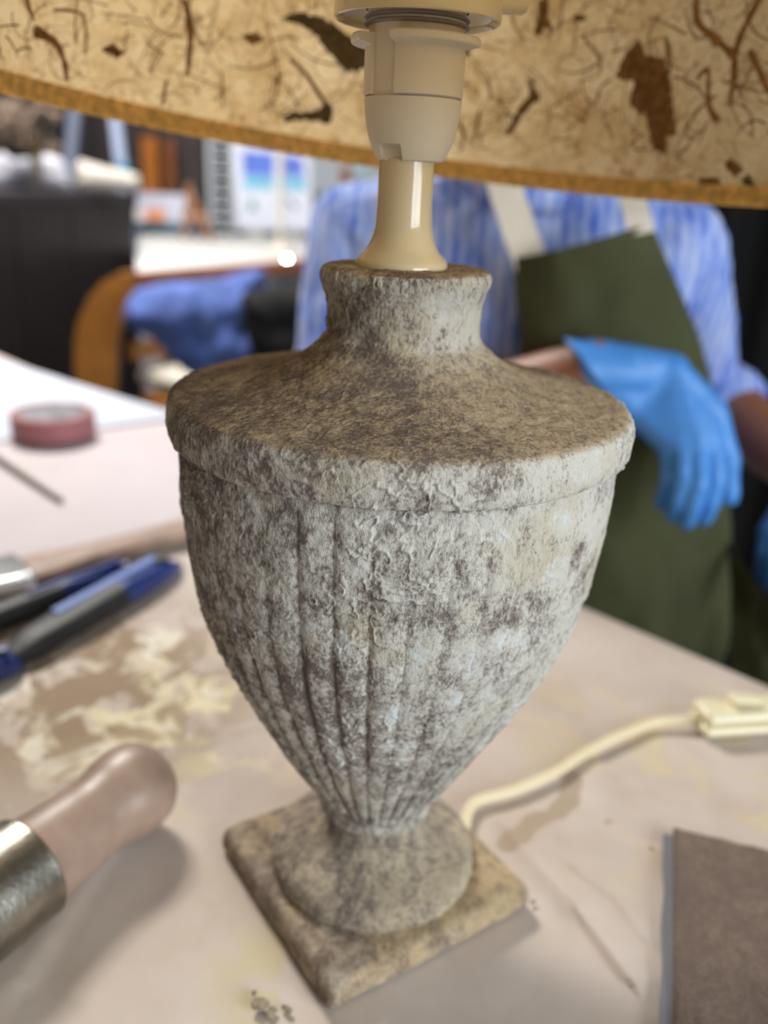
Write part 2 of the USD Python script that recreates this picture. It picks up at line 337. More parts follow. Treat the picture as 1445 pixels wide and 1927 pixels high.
# canvas: one sheet with folds, hanging a little over the far edge
ss = np.r_[np.linspace(S0 - 0.003, -0.12, 160, endpoint=False), np.linspace(-0.12, 0.10, 184, endpoint=False), np.linspace(0.10, S1 + 0.003, 370)]
ww = np.r_[np.linspace(0.0, 0.20, 50, endpoint=False), np.linspace(0.20, 0.42, 180, endpoint=False), np.linspace(0.42, 0.72, 75), np.linspace(0.73, WID, 12)]
Sg, Wg = np.meshgrid(ss, ww, indexing='ij')
XY = E0 + Sg[..., None] * ET + Wg[..., None] * EN
def fold(line, width, amp, side=0.0):
    pts = np.array([tab(*q)[:2] for q in line]); d = np.full(XY.shape[:2], 9.0); sg = np.zeros(XY.shape[:2]); fade = np.zeros(XY.shape[:2])
    ln = np.linalg.norm(pts[-1] - pts[0])
    for a, b in zip(pts[:-1], pts[1:]):
        u = (b - a) / np.linalg.norm(b - a); q = XY - a; t = np.clip(q @ u, 0, np.linalg.norm(b - a)); e = q - t[..., None] * u
        dd = np.linalg.norm(e, axis=-1); m = dd < d; d = np.where(m, dd, d); sg = np.where(m, np.sign(e[..., 0] * u[1] - e[..., 1] * u[0]), sg)
    h = np.exp(-(d / width) ** 2) * amp
    return np.where(sg * side >= 0, h, np.exp(-(d / (width * 0.2)) ** 2) * amp) if side else h
P3 = np.concatenate([XY, np.zeros(XY.shape[:2] + (1,))], -1)
flat_l = np.clip((0.02 - XY[..., 0]) / 0.1, 0, 1)            # smoother at the left, where papers lie on it
Z = 0.0008 * (meshkit.fbm(P3 * np.array([9, 9, 1.0]), 3, 4) - 0.5)
Z += fold([(950, 1555), (1015, 1630), (1085, 1715)], 0.007, 0.0042, 1.0) + fold([(1085, 1715), (1130, 1775), (1178, 1840)], 0.010, 0.0034, -1.0)
Z += fold([(1020, 1530), (1120, 1570), (1260, 1600)], 0.012, 0.0018, 1.0) + fold([(1090, 1640), (1160, 1690), (1210, 1760)], 0.010, 0.0016, -1.0)
Z += fold([(1050, 1390), (1150, 1450), (1240, 1530)], 0.014, 0.0016, 1.0) + fold([(1000, 1280), (1130, 1330), (1290, 1420)], 0.016, 0.0014, 0)
Z += fold([(230, 1560), (150, 1680), (40, 1850)], 0.014, 0.0018, 1.0) + fold([(420, 1460), (380, 1620), (330, 1800)], 0.016, 0.0012, 0)
Z -= 0.0012
Z = np.minimum(Z, 0.0044)
near = np.clip(1 - np.linalg.norm(XY, axis=-1) / 0.10, 0, 1) ** 0.5       # pressed flat under the lamp
Z = Z * (1 - near) - 0.0008 * near
V = np.concatenate([XY, Z[..., None]], -1)
drop = np.stack([np.concatenate([XY[:, 0] - EN * o, np.full((len(ss), 1), z)], -1) for o, z in ((0.012, -0.06), (0.010, -0.035), (0.008, -0.015), (0.005, -0.005))], 1)
drop[:, 0, :2] -= (EN * 0.01)[None] * np.sin(ss * 40)[:, None]
V = np.concatenate([drop, V], 1)
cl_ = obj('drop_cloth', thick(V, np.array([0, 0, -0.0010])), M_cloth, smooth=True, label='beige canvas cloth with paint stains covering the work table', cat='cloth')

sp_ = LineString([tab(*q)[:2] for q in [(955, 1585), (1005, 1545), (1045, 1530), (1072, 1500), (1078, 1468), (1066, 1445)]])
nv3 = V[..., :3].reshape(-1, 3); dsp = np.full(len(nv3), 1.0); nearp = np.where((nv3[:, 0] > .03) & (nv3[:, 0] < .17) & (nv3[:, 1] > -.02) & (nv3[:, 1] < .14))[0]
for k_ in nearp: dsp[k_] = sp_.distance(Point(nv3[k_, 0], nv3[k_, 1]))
brown_band = np.clip((0.0075 + 0.004 * (meshkit.fbm(nv3 * 90, 2, 77) - .5) - dsp) / 0.0022, 0, 1)  # browner band along a short line beside the cord
primvar(cl_, 'brown_band', np.r_[brown_band, brown_band])
# papers at the back left of the table
def sheet(name, pts, z, th, mat, label, category, seed, lift=0.0015):
    poly = Polygon([p[:2] for p in pts]); x0, y0, x1, y1 = poly.bounds
    n = 46
    A, B, C, D = [np.array(p[:2]) for p in pts]
    u = np.linspace(0, 1, n)[:, None, None]; v = np.linspace(0, 1, n)[None, :, None]
    G = (A * (1 - u) + B * u) * (1 - v) + (D * (1 - u) + C * u) * v
    G = G + 0.004 * np.stack([meshkit.noise(np.concatenate([G * 12, 0 * G[..., :1]], -1), seed + k) - 0.5 for k in (0, 1)], -1)
    h = z + lift * meshkit.fbm(np.concatenate([G * 10, 0 * G[..., :1] + seed], -1), 2, seed)
    return obj(name, thick(np.concatenate([G, h[..., None]], -1), np.array([0, 0, -th])), mat, smooth=50, label=label, cat=category)
sheet('paper_sheet', [tab(-60, 1092), tab(420, 965), tab(520, 845), tab(-60, 660)], 0.0022, 0.0006, M_pink, 'large pinkish grey paper sheet under the tape roll and white paper', 'paper', 3, 0.0006)
sheet('white_paper', [tab(-80, 846), tab(330, 793), tab(322, 782), tab(-80, 660)], 0.0048, 0.0012, M_white, 'bright white paper spread behind the pink tape roll', 'paper', 8, 0.002)
for p in ((330, 793),): pass

# ------------------------------------------------------------------ the lamp
lamp = thing('table_lamp', 'urn-shaped table lamp with crusty stone-painted base and handmade paper shade', 'lamp', (0, 0, 0))
PROF = np.array([(.0512, .0146), (.0525, .018), (.0522, .0225), (.0498, .0262), (.0450, .0290), (.0385, .0320), (.0318, .0360), (.0264, .0410), (.0234, .0455), (.0225, .0495), (.0262, .0506), (.0285, .0525), (.0272, .0545), (.0297, .060), (.0355, .070),
                 (.0446, .085), (.0555, .105), (.0685, .130), (.0795, .155), (.0870, .180), (.0908, .205), (.0924, .2305), (.0918, .2458), (.0948, .2470), (.0965, .2550), (.0960, .2610), (.0935, .2640),
                 (.0870, .2653), (.0765, .2672), (.0610, .2706), (.0480, .2752), (.0375, .2820), (.0312, .2905), (.0312, .3000), (.0330, .3070), (.0342, .3115), (.0333, .3142), (.0300, .3152), (.0200, .3153), (.012, .3153), (.0001, .3153)])
cum = np.r_[0, np.cumsum(np.linalg.norm(np.diff(PROF, axis=0), axis=1))]
ds = np.linspace(0, cum[-1], 760)
prof = PchipInterpolator(cum, PROF)(ds)
tang = np.gradient(prof, axis=0); tang /= np.linalg.norm(tang, axis=1)[:, None]
nrm2 = np.stack([tang[:, 1], -tang[:, 0]], 1)
aa = np.concatenate([np.linspace(-PI * 0.97, -PI * 0.03, 820, endpoint=False), np.linspace(-PI * 0.03, PI * 1.03, 330, endpoint=False)])
r, z = prof[:, 0][:, None], prof[:, 1][:, None]
base_pts = np.stack([r * np.cos(aa), r * np.sin(aa), z + 0 * aa], -1)
NFL = 42
# ribs with narrow grooves, half filled with plaster here and there
ph = (aa * NFL / (2 * PI)) % 1.0
rib = 1 - np.abs(2 * ph - 1) ** 3.2
fill = np.clip((meshkit.fbm(base_pts * np.array([17, 17, 9.0]), 3, 5) - 0.27) * 3.6, 0.15, 1.0)
fz = np.clip((z - 0.056) / 0.012, 0, 1) * np.clip((0.2445 - z) / 0.008, 0, 1)
flute = (rib[None] - 1) * 0.0017 * fz * (0.35 + 0.65 * np.clip(r / 0.07, 0, 1)) * fill * 1.5 * (1 - 0.62 * np.clip((aa + 1.92) / 0.42, 0, 1) * np.clip((1.4 - aa) / 0.3, 0, 1) * np.clip((z - 0.085) / 0.05, 0, 1))
rough = 0.0014 * (meshkit.fbm(base_pts * 70, 4, 11) - 0.5) + 0.0011 * (meshkit.fbm(base_pts * np.array([260, 260, 160.]), 3, 21) - 0.5)
# lifted strokes of thick paint
strk = meshkit.fbm(base_pts * np.array([120, 120, 120.]) + 3.0 * meshkit.fbm(base_pts * 40, 2, 31)[..., None], 3, 41)
topm = np.clip((nrm2[:, 1] - 0.55) / 0.25, 0, 1)[:, None] * np.clip((z - 0.2) / 0.02, 0, 1)
crust = 0.0009 * (1 - 0.75 * topm) * np.clip((z - 0.056) / 0.01, 0, 1) * np.clip(1 - np.abs(strk - 0.5) * 22, 0, 1) * np.clip((meshkit.fbm(base_pts * 30, 2, 51) - 0.42) * 5, 0, 1)
disp = flute + rough + crust
disp[-14:] *= np.linspace(1, 0, 14)[:, None]
xoff = 0.0004 + 0.0018 * np.clip((z - 0.09) / 0.12, 0, 1)
R2 = r + disp * nrm2[:, 0][:, None]; Z2 = z + disp * nrm2[:, 1][:, None]
UV = np.stack([R2 * np.cos(aa) + xoff, R2 * np.sin(aa), Z2], -1)
k, n_ = UV.shape[:2]; idx = np.arange(k * n_).reshape(k, n_); nx_ = np.roll(idx, -1, 1)
qq = np.stack([idx[:-1], nx_[:-1], nx_[1:], idx[1:]], -1).reshape(-1, 4)
bot = np.stack([nx_[0], idx[0], np.full(n_, k * n_)], 1)
urn = lamp.part('urn_body', trimesh.Trimesh(np.vstack([UV.reshape(-1, 3), [0, 0, 0.0146]]), np.vstack([qq[:, [0, 1, 2]], qq[:, [0, 2, 3]], bot]), process=False), M_urn, smooth=True, label='fluted urn crusted with grey and beige paint')
# where the painter's brush left more pale paint, white dabs or bare dark coat (marks of their own, plus side light painted in)
q_ = UV.reshape(-1, 3) - EYE; zz_ = q_ @ FWD
ux_, uy_ = W / 2 + F * (q_ @ RIGHT) / zz_, H / 2 - F * (q_ @ UP) / zz_
frontm = (UV[..., 1].ravel() < 0.02)
def marks(lst, seed):
    o = np.zeros(len(ux_)); n1 = meshkit.fbm(UV.reshape(-1, 3) * 140, 3, seed) - .5; n2 = meshkit.fbm(UV.reshape(-1, 3) * 150 + 9, 3, seed + 1) - .5
    for x_, y_, r_ in lst: o = np.maximum(o, np.exp(-(((ux_ + n1 * 70 - x_) / r_) ** 2 + ((uy_ + n2 * 70 - y_) / (r_ * 1.2)) ** 2)))
    return o * frontm
dabs = marks([(590, 1180, 20), (640, 1212, 24), (600, 1300, 13), (890, 1262, 30), (912, 1300, 18), (858, 1312, 18), (760, 1410, 16), (700, 1215, 17), (872, 992, 32), (942, 1012, 28), (1000, 905, 30), (858, 905, 18), (1062, 975, 26), (782, 1235, 28), (600, 1000, 12), (682, 1062, 11),
              (1122, 1000, 24), (650, 1050, 10), (742, 1352, 26), (1092, 885, 30), (832, 585, 34), (802, 635, 28), (742, 640, 16), (1040, 1080, 24), (960, 1210, 22), (480, 1350, 12), (650, 1420, 16), (1130, 870, 26)], 201)
bare = marks([(582, 890, 24), (556, 962, 16), (556, 1012, 13), (592, 1132, 28), (560, 1185, 14), (622, 1102, 18), (702, 1112, 26), (952, 1150, 42), (1002, 1130, 30), (690, 660, 36), (660, 600, 28), (990, 912, 18), (872, 1080, 24), (540, 1285, 20), (762, 750, 26), (482, 1010, 14), (432, 1110, 18), (520, 1132, 14),
              (640, 1260, 22), (1090, 1050, 20), (800, 1150, 26), (570, 1360, 20), (850, 1180, 20), (460, 1190, 18), (700, 560, 30), (640, 640, 30)], 301)
topv = (topm + 0 * aa[None]).ravel(); groove = np.clip(-(flute / 0.0017), 0, 1.5).ravel(); rd = np.clip(crust / 0.0006, 0, 1).ravel()  # topv: browner coat plus painted shade on the upward shoulder
lit_side = frontm * (0.055 * np.clip((ux_ - 780) / 220, 0, 1) - 0.02 * np.clip((560 - ux_) / 150, 0, 1)) * np.clip((uy_ - 520) / 100, 0, 1)  # side light painted in: window side paler, left side darker
footv = (0.8 * np.clip((0.056 - z) / 0.008, 0, 1) + 0 * aa[None]).ravel()
primvar(urn, 'paint', np.append(0.10 * dabs - 0.085 * bare - 0.06 * groove - 0.02 * topm.repeat(len(aa), 1).ravel() + 0.05 * rd + lit_side, 0)); primvar(urn, 'dab', np.append(dabs * np.where(uy_ < 1100, 0.5, 0.72), 0)); primvar(urn, 'top', np.append(np.maximum(0.85 * topv, footv), 0))
# square plinth, corners and upper edges rounded, sides a little uneven
def plinth_mesh():
    b, ph0, t = 0.0848, -1.7559, 0.0150
    poly = Polygon([(b * math.cos(ph0 + k * PI / 2), b * math.sin(ph0 + k * PI / 2)) for k in range(4)])
    rings = []
    for ins, z_, cr in ((0.0022, 0.0004, 0.003), (0.0006, 0.0018, 0.004), (0.0, 0.006, 0.004), (0.0004, 0.0105, 0.004), (0.0018, 0.0135, 0.005), (0.0042, 0.0150, 0.005), (0.012, 0.0158, 0.006), (0.03, 0.0160, 0.006), (0.05, 0.0160, 0.006)):
        q = poly.buffer(-ins - cr, join_style=2).buffer(cr, quad_segs=6)
        e = q.exterior; c = q.centroid
        a = np.linspace(0, 2 * PI, 560, endpoint=False) + ph0
        pts = []
        for ai in a:
            far = LineString([(0, 0), (0.2 * math.cos(ai), 0.2 * math.sin(ai))]).intersection(e)
            pts.append((far.x, far.y, z_))
        rings.append(pts)
    Rg = np.array(rings)
    # more rings between, for relief
    tt = np.r_[0, np.cumsum(np.linalg.norm(np.diff(Rg[:, 0], axis=0), axis=1))]
    Rg = PchipInterpolator(tt, Rg, axis=0)(np.linspace(0, tt[-1], 110))
    k, n = Rg.shape[:2]; i = np.arange(k * n).reshape(k, n); j = np.roll(i, -1, 1)
    q = np.stack([i[:-1], j[:-1], j[1:], i[1:]], -1).reshape(-1, 4)
    v = np.vstack([Rg.reshape(-1, 3), [0, 0, 0.0004], [0, 0, 0.0160]])
    f = np.vstack([q[:, [0, 1, 2]], q[:, [0, 2, 3]], np.stack([j[0], i[0], np.full(n, k * n)], 1), np.stack([i[-1], j[-1], np.full(n, k * n + 1)], 1)])
    m = trimesh.Trimesh(v, f, process=False)
    if m.volume < 0: m.invert()
    nn = m.vertex_normals; d = 0.0020 * (meshkit.fbm(v * 55, 4, 61) - 0.5) + 0.0010 * (meshkit.fbm(v * 230, 3, 71) - 0.5)
    m.vertices = v + nn * d[:, None]; m.vertices[:, 2] = np.maximum(m.vertices[:, 2], 0.0)
    return m
lamp.part('plinth', plinth_mesh(), M_plinth, smooth=True, label='square plinth with rounded chipped edges')
lamp.part('stem', lathe([(.0001, .3152), (.0184, .3152), (.0184, .3165), (.0178, .3180), (.0152, .3205), (.0133, .3235), (.0119, .3270), (.0112, .3310), (.0108, .3380), (.0106, .3550), (.0001, .3550)], 96), M_cream, smooth=45, label='glossy cream stem flaring over the urn neck')
# bulb holder: cup, upper sleeve with recessed and raised panels, ring
AX = np.array([0.0012, 0, 0])
cup = lathe([(.0, .3542), (.0118, .3542), (.0128, .3548), (.0146, .3580), (.0160, .3612), (.0172, .3655), (.0180, .3705), (.0184, .3757), (.0, .3757)], 96, AX)
notch = rbox((0.0095, 0.010, 0.0065), (AX[0] - 0.0082, -0.0132, 0.3566), 0.0008, rotz=-0.35)
if cup.volume < 0: cup.invert()
cupm = m3.Manifold(m3.Mesh(np.asarray(cup.vertices, np.float32), np.asarray(cup.faces, np.uint32)))
notm = m3.Manifold(m3.Mesh(np.asarray(notch.vertices, np.float32), np.asarray(notch.faces, np.uint32)))
cup = T(cupm - notm) if cupm.status() == m3.Error.NoError and notm.status() == m3.Error.NoError else cup
lamp.part('socket_cup', cup, M_socket, smooth=35)
lamp.part('socket_sleeve', lathe([(.0001, .3759), (.0172, .3759), (.0174, .3990), (.0180, .3991), (.0180, .4150), (.0001, .4150)], 96, AX), M_socket, smooth=35)
def shell(a0, a1, r0, r1, z0, z1, top=None, n=40):
    """curved panel between two radii; top: (flange outer radius, thickness)"""
    pr = [(r0, z0), (r1 - .0004, z0), (r1, z0 + .0004), (r1, z1 - .004)]
    if top: pr += [(r1 + .0016, z1 - top[1] - .0006), (top[0], z1 - top[1]), (top[0] + .0004, z1 - top[1] + .0005), (top[0] + .0004, z1 - .0005), (top[0], z1)]
    else: pr += [(r1, z1)]
    pr += [(r0, z1), (r0, z0)]
    m = lathe(pr, n, AX, math.radians(a0), math.radians(a1)); caps = []
    for a in (math.radians(a0), math.radians(a1)):
        P = np.array([(q[0] * math.cos(a), q[0] * math.sin(a), q[1]) for q in pr[:-1]]) + AX
        tri = trimesh.creation.triangulate_polygon(Polygon([(q[0], q[1]) for q in pr[:-1]]), engine='earcut')
        v2, f2 = tri; caps.append(trimesh.Trimesh(np.array([(q[0] * math.cos(a), q[0] * math.sin(a), q[1]) for q in v2]) + AX, np.vstack([f2, f2[:, ::-1]])[: len(f2)], process=False))
    return cat(m, *caps)
lamp.part('socket_panel', shell(-113, -12, .0170, .0187, .3763, .3962, (.0236, .0028)), M_socket, smooth=30, label='raised front panel of the bulb holder with a flange')
lamp.part('socket_panel', shell(-12, 62, .0170, .0185, .3763, .3962, None), M_socket, smooth=30)
lamp.part('socket_panel', shell(-212, -148, .0170, .0187, .3763, .3962, (.0236, .0028)), M_socket, smooth=30, label='left panel of the bulb holder with a flange')
rz = 0.4012
lamp.part('clamp_ring', lathe([(.0188, rz + .0035), (.0262, rz + .0030), (.0285, rz + .0022), (.0290, rz + .0006), (.0297, rz), (.0303, rz + .0004), (.0306, rz + .0020), (.0300, rz + .0100), (.0285, rz + .0120), (.0188, rz + .0124), (.0188, rz + .0035)], 120, AX), M_cream, smooth=35, label='cream threaded ring holding the shade')
lamp.part('thread', cat(*[lathe([(.0180, z0), (.0193, z0 + .0005), (.0193, z0 + .0010), (.0180, z0 + .0015)], 72, AX) for z0 in (.3990, .4012)]), M_socket_dark, smooth=30)
ka, kb = at(905, 3, 0.028), at(988, 8, 0.050)
lamp.part('switch_lever', sweep(np.array([ka + (kb - ka) * t for t in (0, .35, .36, .9, .97, 1.0)]), [.0050, .0050, .0042, .0042, .0030, .0008], 20), M_cream, smooth=40)

# the shade: a tapered drum of handmade paper, tilted as in the photo
SC = np.array([0.0039, 0.0004, 0.3703]); SN = np.array([0.0863, 0.0740, 1.0]); SN /= np.linalg.norm(SN)
SU = np.cross([0, 1, 0], SN); SU /= np.linalg.norm(SU); SV = np.cross(SN, SU)
SR, SK, SH = 0.235, 0.16, 0.26                       # rim radius, taper, height
def shade_pt(a, h, off=0.0):
    a, h = np.asarray(a, float), np.asarray(h, float); rr = SR - SK * h + off
    return SC + (rr * np.cos(a))[..., None] * SU + (rr * np.sin(a))[..., None] * SV + h[..., None] * SN
def shade_at(px, py):
    """(angle, height) where the line of sight meets the far inside of the shade"""
    d = ray(px, py); lo, hi = 0.15, 1.2
    def loc(t):
        q = EYE + t * d - SC; x, y, h = q @ SU, q @ SV, q @ SN; return math.hypot(x, y) - (SR - SK * h), math.atan2(y, x), h
    t0 = 0.36
    for _ in range(60):
        mid = (t0 + hi) / 2
        if loc(mid)[0] > 0: hi = mid
        else: t0 = mid
    _, a, h = loc(t0); return a, h
na, nh = 260, 20
A, Hh = np.meshgrid(np.linspace(0, 2 * PI, na), np.linspace(0.0, SH, nh), indexing='ij')
shade = lamp.part('lampshade', grid_mesh(shade_pt(A, Hh)), M_paper, smooth=True, label='tapered shade of handmade paper with leaves and fibres')
av = np.linspace(0, 2 * PI, 241)
def band(h0, h1, rad):
    pts = [shade_pt(av, np.full_like(av, h), o) for h, o in ((h0, -rad), (h1, -rad), (h1 + .0004, 0), (h1, rad), (h0, rad), (h0 - .001, 0), (h0, -rad))]
    return grid_mesh(np.stack(pts, 1))
lamp.part('shade_trim', band(-0.0010, 0.0085, 0.0011), M_trim, smooth=40, parent=shade, label='folded ochre hem along the lower edge')
lamp.part('shade_trim', band(SH - 0.008, SH + 0.001, 0.0011), M_trim, smooth=40, parent=shade, label='folded ochre hem along the upper edge')
wire = shade_pt(av[:-1], np.full(240, 0.0)); 
def on_shade(poly2d, off):
    """flat outline in (arc, height) laid on the inside of the paper"""
    poly2d = poly2d if poly2d.is_valid else poly2d.buffer(0)
    if poly2d.geom_type != 'Polygon': poly2d = max(poly2d.geoms, key=lambda g: g.area)
    m = plate(poly2d.simplify(0.0002), 0, 0.0004); v = m.vertices
    return trimesh.Trimesh(shade_pt(v[:, 0] / SR, v[:, 1], -off - v[:, 2]), m.faces, process=False)
def s2(px, py):
    a, h = shade_at(px, py); return (a * SR, h)
def frag(pts, mat, jag=0.0012, label=None):
    p = Polygon([s2(*q) for q in pts]); e = p.exterior; n = max(24, int(e.length / 0.0018))
    q = [e.interpolate(i / n, True) for i in range(n)]
    q = [(c.x + rng.normal(0, jag * 0.5), c.y + rng.normal(0, jag * 0.5)) for c in q]
    lamp.part('leaf_and_shadow_fragment', on_shade(Polygon(q).buffer(0.0003), 0.0006), mat, smooth=False, parent=shade, label=label)
def twig(pts, w0, w1, mat=None, name='twig'):
    p = smooth_path([s2(*q) for q in pts], 14); d = np.gradient(p, axis=0); d /= np.linalg.norm(d, axis=1)[:, None]; nn = np.stack([-d[:, 1], d[:, 0]], 1)
    w = np.linspace(w0, w1, 14)[:, None] / 2 * (1 + 0.35 * rng.standard_normal((14, 1)) * 0.5)
    lamp.part(name, on_shade(Polygon(np.vstack([p + nn * w, (p - nn * w)[::-1]])), 0.0005), mat or M_twig, smooth=False, parent=shade)
frag([(1203, 75), (1215, 107), (1245, 110), (1260, 145), (1266, 200), (1273, 250), (1255, 255), (1253, 290), (1228, 280), (1215, 205), (1200, 217), (1185, 190), (1198, 150), (1173, 150), (1160, 142), (1175, 105)], M_bark, label='large torn piece of brown bark')
frag([(527, 35), (560, 27), (600, 30), (640, 55), (690, 90), (690, 128), (655, 135), (622, 105), (590, 62), (560, 45)], M_leaf_shadow, label='dark grey patch for a shadow on the paper left of the bulb holder')  # shadow on the paper, built as a dark flat piece
frag([(535, 216), (600, 207), (618, 195), (626, 215), (622, 231), (575, 224), (538, 228)], M_leaf_shadow, 0.0016)
frag([(1003, 148), (1016, 193), (1004, 190), (985, 215), (962, 250), (950, 252), (972, 212), (995, 180)], M_bark)
frag([(1015, 0), (1032, -4), (1030, 30), (1040, 62), (1026, 48), (1012, 66), (1004, 64), (1014, 30)], M_bark)
frag([(1075, 33), (1095, 28), (1105, 36), (1090, 42)], M_bark); frag([(1362, 308), (1378, 300), (1398, 322), (1385, 330)], M_bark)
frag([(1397, 338), (1412, 332), (1425, 356), (1408, 360)], M_leaf_shadow); frag([(1318, 340), (1345, 334), (1358, 346), (1330, 354)], M_bark)
frag([(190, 92), (215, 85), (235, 100), (212, 106)], M_bark); frag([(455, 70), (480, 62), (500, 74), (470, 82)], M_twig); frag([(868, 96), (880, 90), (884, 104), (872, 108)], M_bark)
twig([(345, 0), (356, 40), (357, 85), (352, 140)], .0040, .0026); twig([(62, 58), (100, 78), (118, 112), (124, 152)], .0050, .0022); twig([(48, -4), (55, 20), (63, 40)], .003, .001)
twig([(545, 112), (575, 140), (600, 178), (624, 214)], .0020, .0034); twig([(1311, -4), (1314, 42), (1345, 72), (1383, 106)], .0030, .0040); twig([(1432, -4), (1408, 40), (1390, 80), (1383, 106)], .0030, .0040)
twig([(1383, 106), (1381, 150), (1374, 198)], .0042, .0016); twig([(1411, 96), (1428, 130), (1446, 172)], .0040, .0024); twig([(1312, 150), (1330, 130), (1335, 200), (1352, 230)], .0020, .0040)
twig([(1093, 65), (1112, 88), (1130, 125), (1128, 140)], .0014, .0010); twig([(1254, 70), (1258, 110), (1262, 140)], .0020, .0014); twig([(1267, 146), (1300, 155), (1330, 190)], .0010, .0008)
twig([(1350, 180), (1305, 220), (1290, 250), (1310, 262)], .0012, .0010); twig([(863, 230), (872, 260), (866, 285)], .0028, .0012); twig([(902, 210), (898, 240), (890, 262)], .0024, .0010)
twig([(312, 150), (308, 180), (304, 198)], .0020, .0016); twig([(415, 135), (418, 170), (418, 205)], .0010, .0008); twig([(100, 20), (150, 25), (160, 100)], .0016, .0008); twig([(275, 30), (300, 60), (345, 70)], .0008, .0008)
fib = []
for i in range(760):                                # fine fibres
    a0, h0 = rng.uniform(0.12 * PI, 0.88 * PI) if i < 600 else rng.uniform(0, 2 * PI), rng.uniform(0.009, SH * (0.45 if i < 600 else 1) - 0.01)
    th, cv, ln = rng.uniform(0, 2 * PI), rng.normal(0, 60), rng.uniform(0.008, 0.034)
    s = np.linspace(0, ln, 9); ang = th + cv * s * 0.9
    p = np.cumsum(np.stack([np.cos(ang), np.sin(ang)], 1) * (ln / 8), 0) + [a0 * SR, h0]
    if p[:, 1].min() < 0.0085 or p[:, 1].max() > SH - 0.008: continue
    d = np.gradient(p, axis=0); d /= np.linalg.norm(d, axis=1)[:, None]; nn = np.stack([-d[:, 1], d[:, 0]], 1); w = rng.choice([.0003, .0005, .0007, .0011]) * np.linspace(1, 0.5, 9)[:, None]
    V2 = np.stack([p + nn * w / 2, p - nn * w / 2], 1)
    fib.append(grid_mesh(shade_pt(V2[..., 0] / SR, V2[..., 1], -0.0004)))
lamp.part('fibre', cat(*fib), M_fibre, smooth=False, parent=shade, kind='stuff')
for a in (0.5, 0.5 + 2 * PI / 3, 0.5 + 4 * PI / 3):      # carrier wires to the upper hem
    e_ = shade_pt(np.array([a]), np.array([SH - 0.004]), -0.002)[0]; s_ = AX + np.array([0.026 * math.cos(a), 0.026 * math.sin(a), rz + 0.011])
    lamp.part('carrier_wire', sweep([s_, s_ + [0, 0, 0.05], (s_ + e_) / 2 + [0, 0, 0.06], e_], 0.0014, 8, up=(0.3, 0.2, 0)), M_chrome)

# cord and inline switch
c_end = tab(1318, 1352, 0.008)
cpath = smooth_path([(0.052, 0.030, 0.0050), tab(890, 1512, 0.0042), tab(965, 1487, 0.0042), tab(1040, 1455, 0.0042), tab(1110, 1412, 0.0045), tab(1180, 1378, 0.0050), tab(1250, 1356, 0.006), c_end], 60)
cord = lamp.part('cord', sweep(cpath, 0.0034, 14, flat=0.8), M_cord, smooth=50, label='pale cream flat lamp cord')
sa, sb = tab(1312, 1350, 0.010), tab(1500, 1338, 0.010)
sdir = (sb - sa) / np.linalg.norm(sb - sa)
def sw_body(l, w, z0, z1, r): return along(rbox((l, w, z1 - z0), (l / 2, 0, (z0 + z1) / 2), r), np.array([sa[0], sa[1], 0]), np.array([sb[0], sb[1], 0]))
sw = lamp.part('cord_switch', cat(sw_body(0.068, 0.027, 0.0006, 0.0085, 0.0036), sw_body(0.0675, 0.0262, 0.0092, 0.0190, 0.0050)), M_switch, smooth=40, label='cream inline switch on the cord')
rk = along(rbox((0.022, 0.011, 0.004), (0.034, 0, 0.0195), 0.0016, rot=trimesh.transformations.rotation_matrix(0.10, [0, 1, 0], [0.034, 0, 0.0195])), np.array([sa[0], sa[1], 0]), np.array([sb[0], sb[1], 0]))
lamp.part('rocker', rk, M_switch, smooth=40, parent=sw)
lamp.part('cord', sweep(smooth_path([sa + sdir * 0.066 + [0, 0, -0.001], sa + sdir * 0.10 + [0, 0, -0.004], sa + sdir * 0.20 + [0, -0.02, -0.0062]], 20), 0.0034, 14, flat=0.8), M_cord, smooth=50)

# ------------------------------------------------------------------ things on the table
# big round brush, only its handle and ferrule in the picture
ba, bb = tab(268, 1470, 0.0272), tab(54, 1632, 0.0272)
bu = (bb - ba) / np.linalg.norm(bb - ba); b0 = ba - bu * 0.014
brush = thing('round_brush', 'chunky round brush with smooth pale wooden handle and steel ferrule', 'brush', (b0[0], b0[1], 0))
dl = np.linalg.norm(bb - ba)
hp = [(0, .0003), (.0012, .0080), (.004, .0150), (.009, .0200), (.016, .0230), (.024, .0236), (.032, .0226), (.042, .0202), (.052, .0190), (.060, .0196), (dl + .013, .0228), (dl + .0155, .0236), (dl + .016, .0003)]
hp = [(x, r_ * (1.06 + .06 * math.exp(-((x - .052) / .02) ** 2))) for x, r_ in hp]
hx = np.array(hp); th_ = np.r_[0, np.cumsum(np.linalg.norm(np.diff(hx, axis=0), axis=1))]; hps = PchipInterpolator(th_, hx)(np.linspace(0, th_[-1], 70))
brush.part('handle', along(turned(hps, 72), b0, b0 + bu), M_beech, smooth=50, label='pale beech handle with grey and rosy paint smears')
f0, f1 = dl + .0135, dl + .075
brush.part('ferrule', along(turned([(f0, .0003), (f0, .0258), (f0 + .001, .0266), (f0 + .004, .0264), (f0 + .02, .0264), (f0 + .022, .0268), (f0 + .024, .0264), (f1, .0268), (f1, .0003)], 72), b0, b0 + bu), M_ferrule, smooth=35, label='worn steel ferrule')
M_bristle = plain('bristle', (196, 178, 146), 0.8, 0.2, 60)
brush.part('bristles', along(turned([(f1 - .002, .0003), (f1 - .002, .0236), (f1 + .02, .0250), (f1 + .04, .0250), (f1 + .05, .0200), (f1 + .053, .0003)], 40), b0, b0 + bu), M_bristle, smooth=40, kind='stuff')

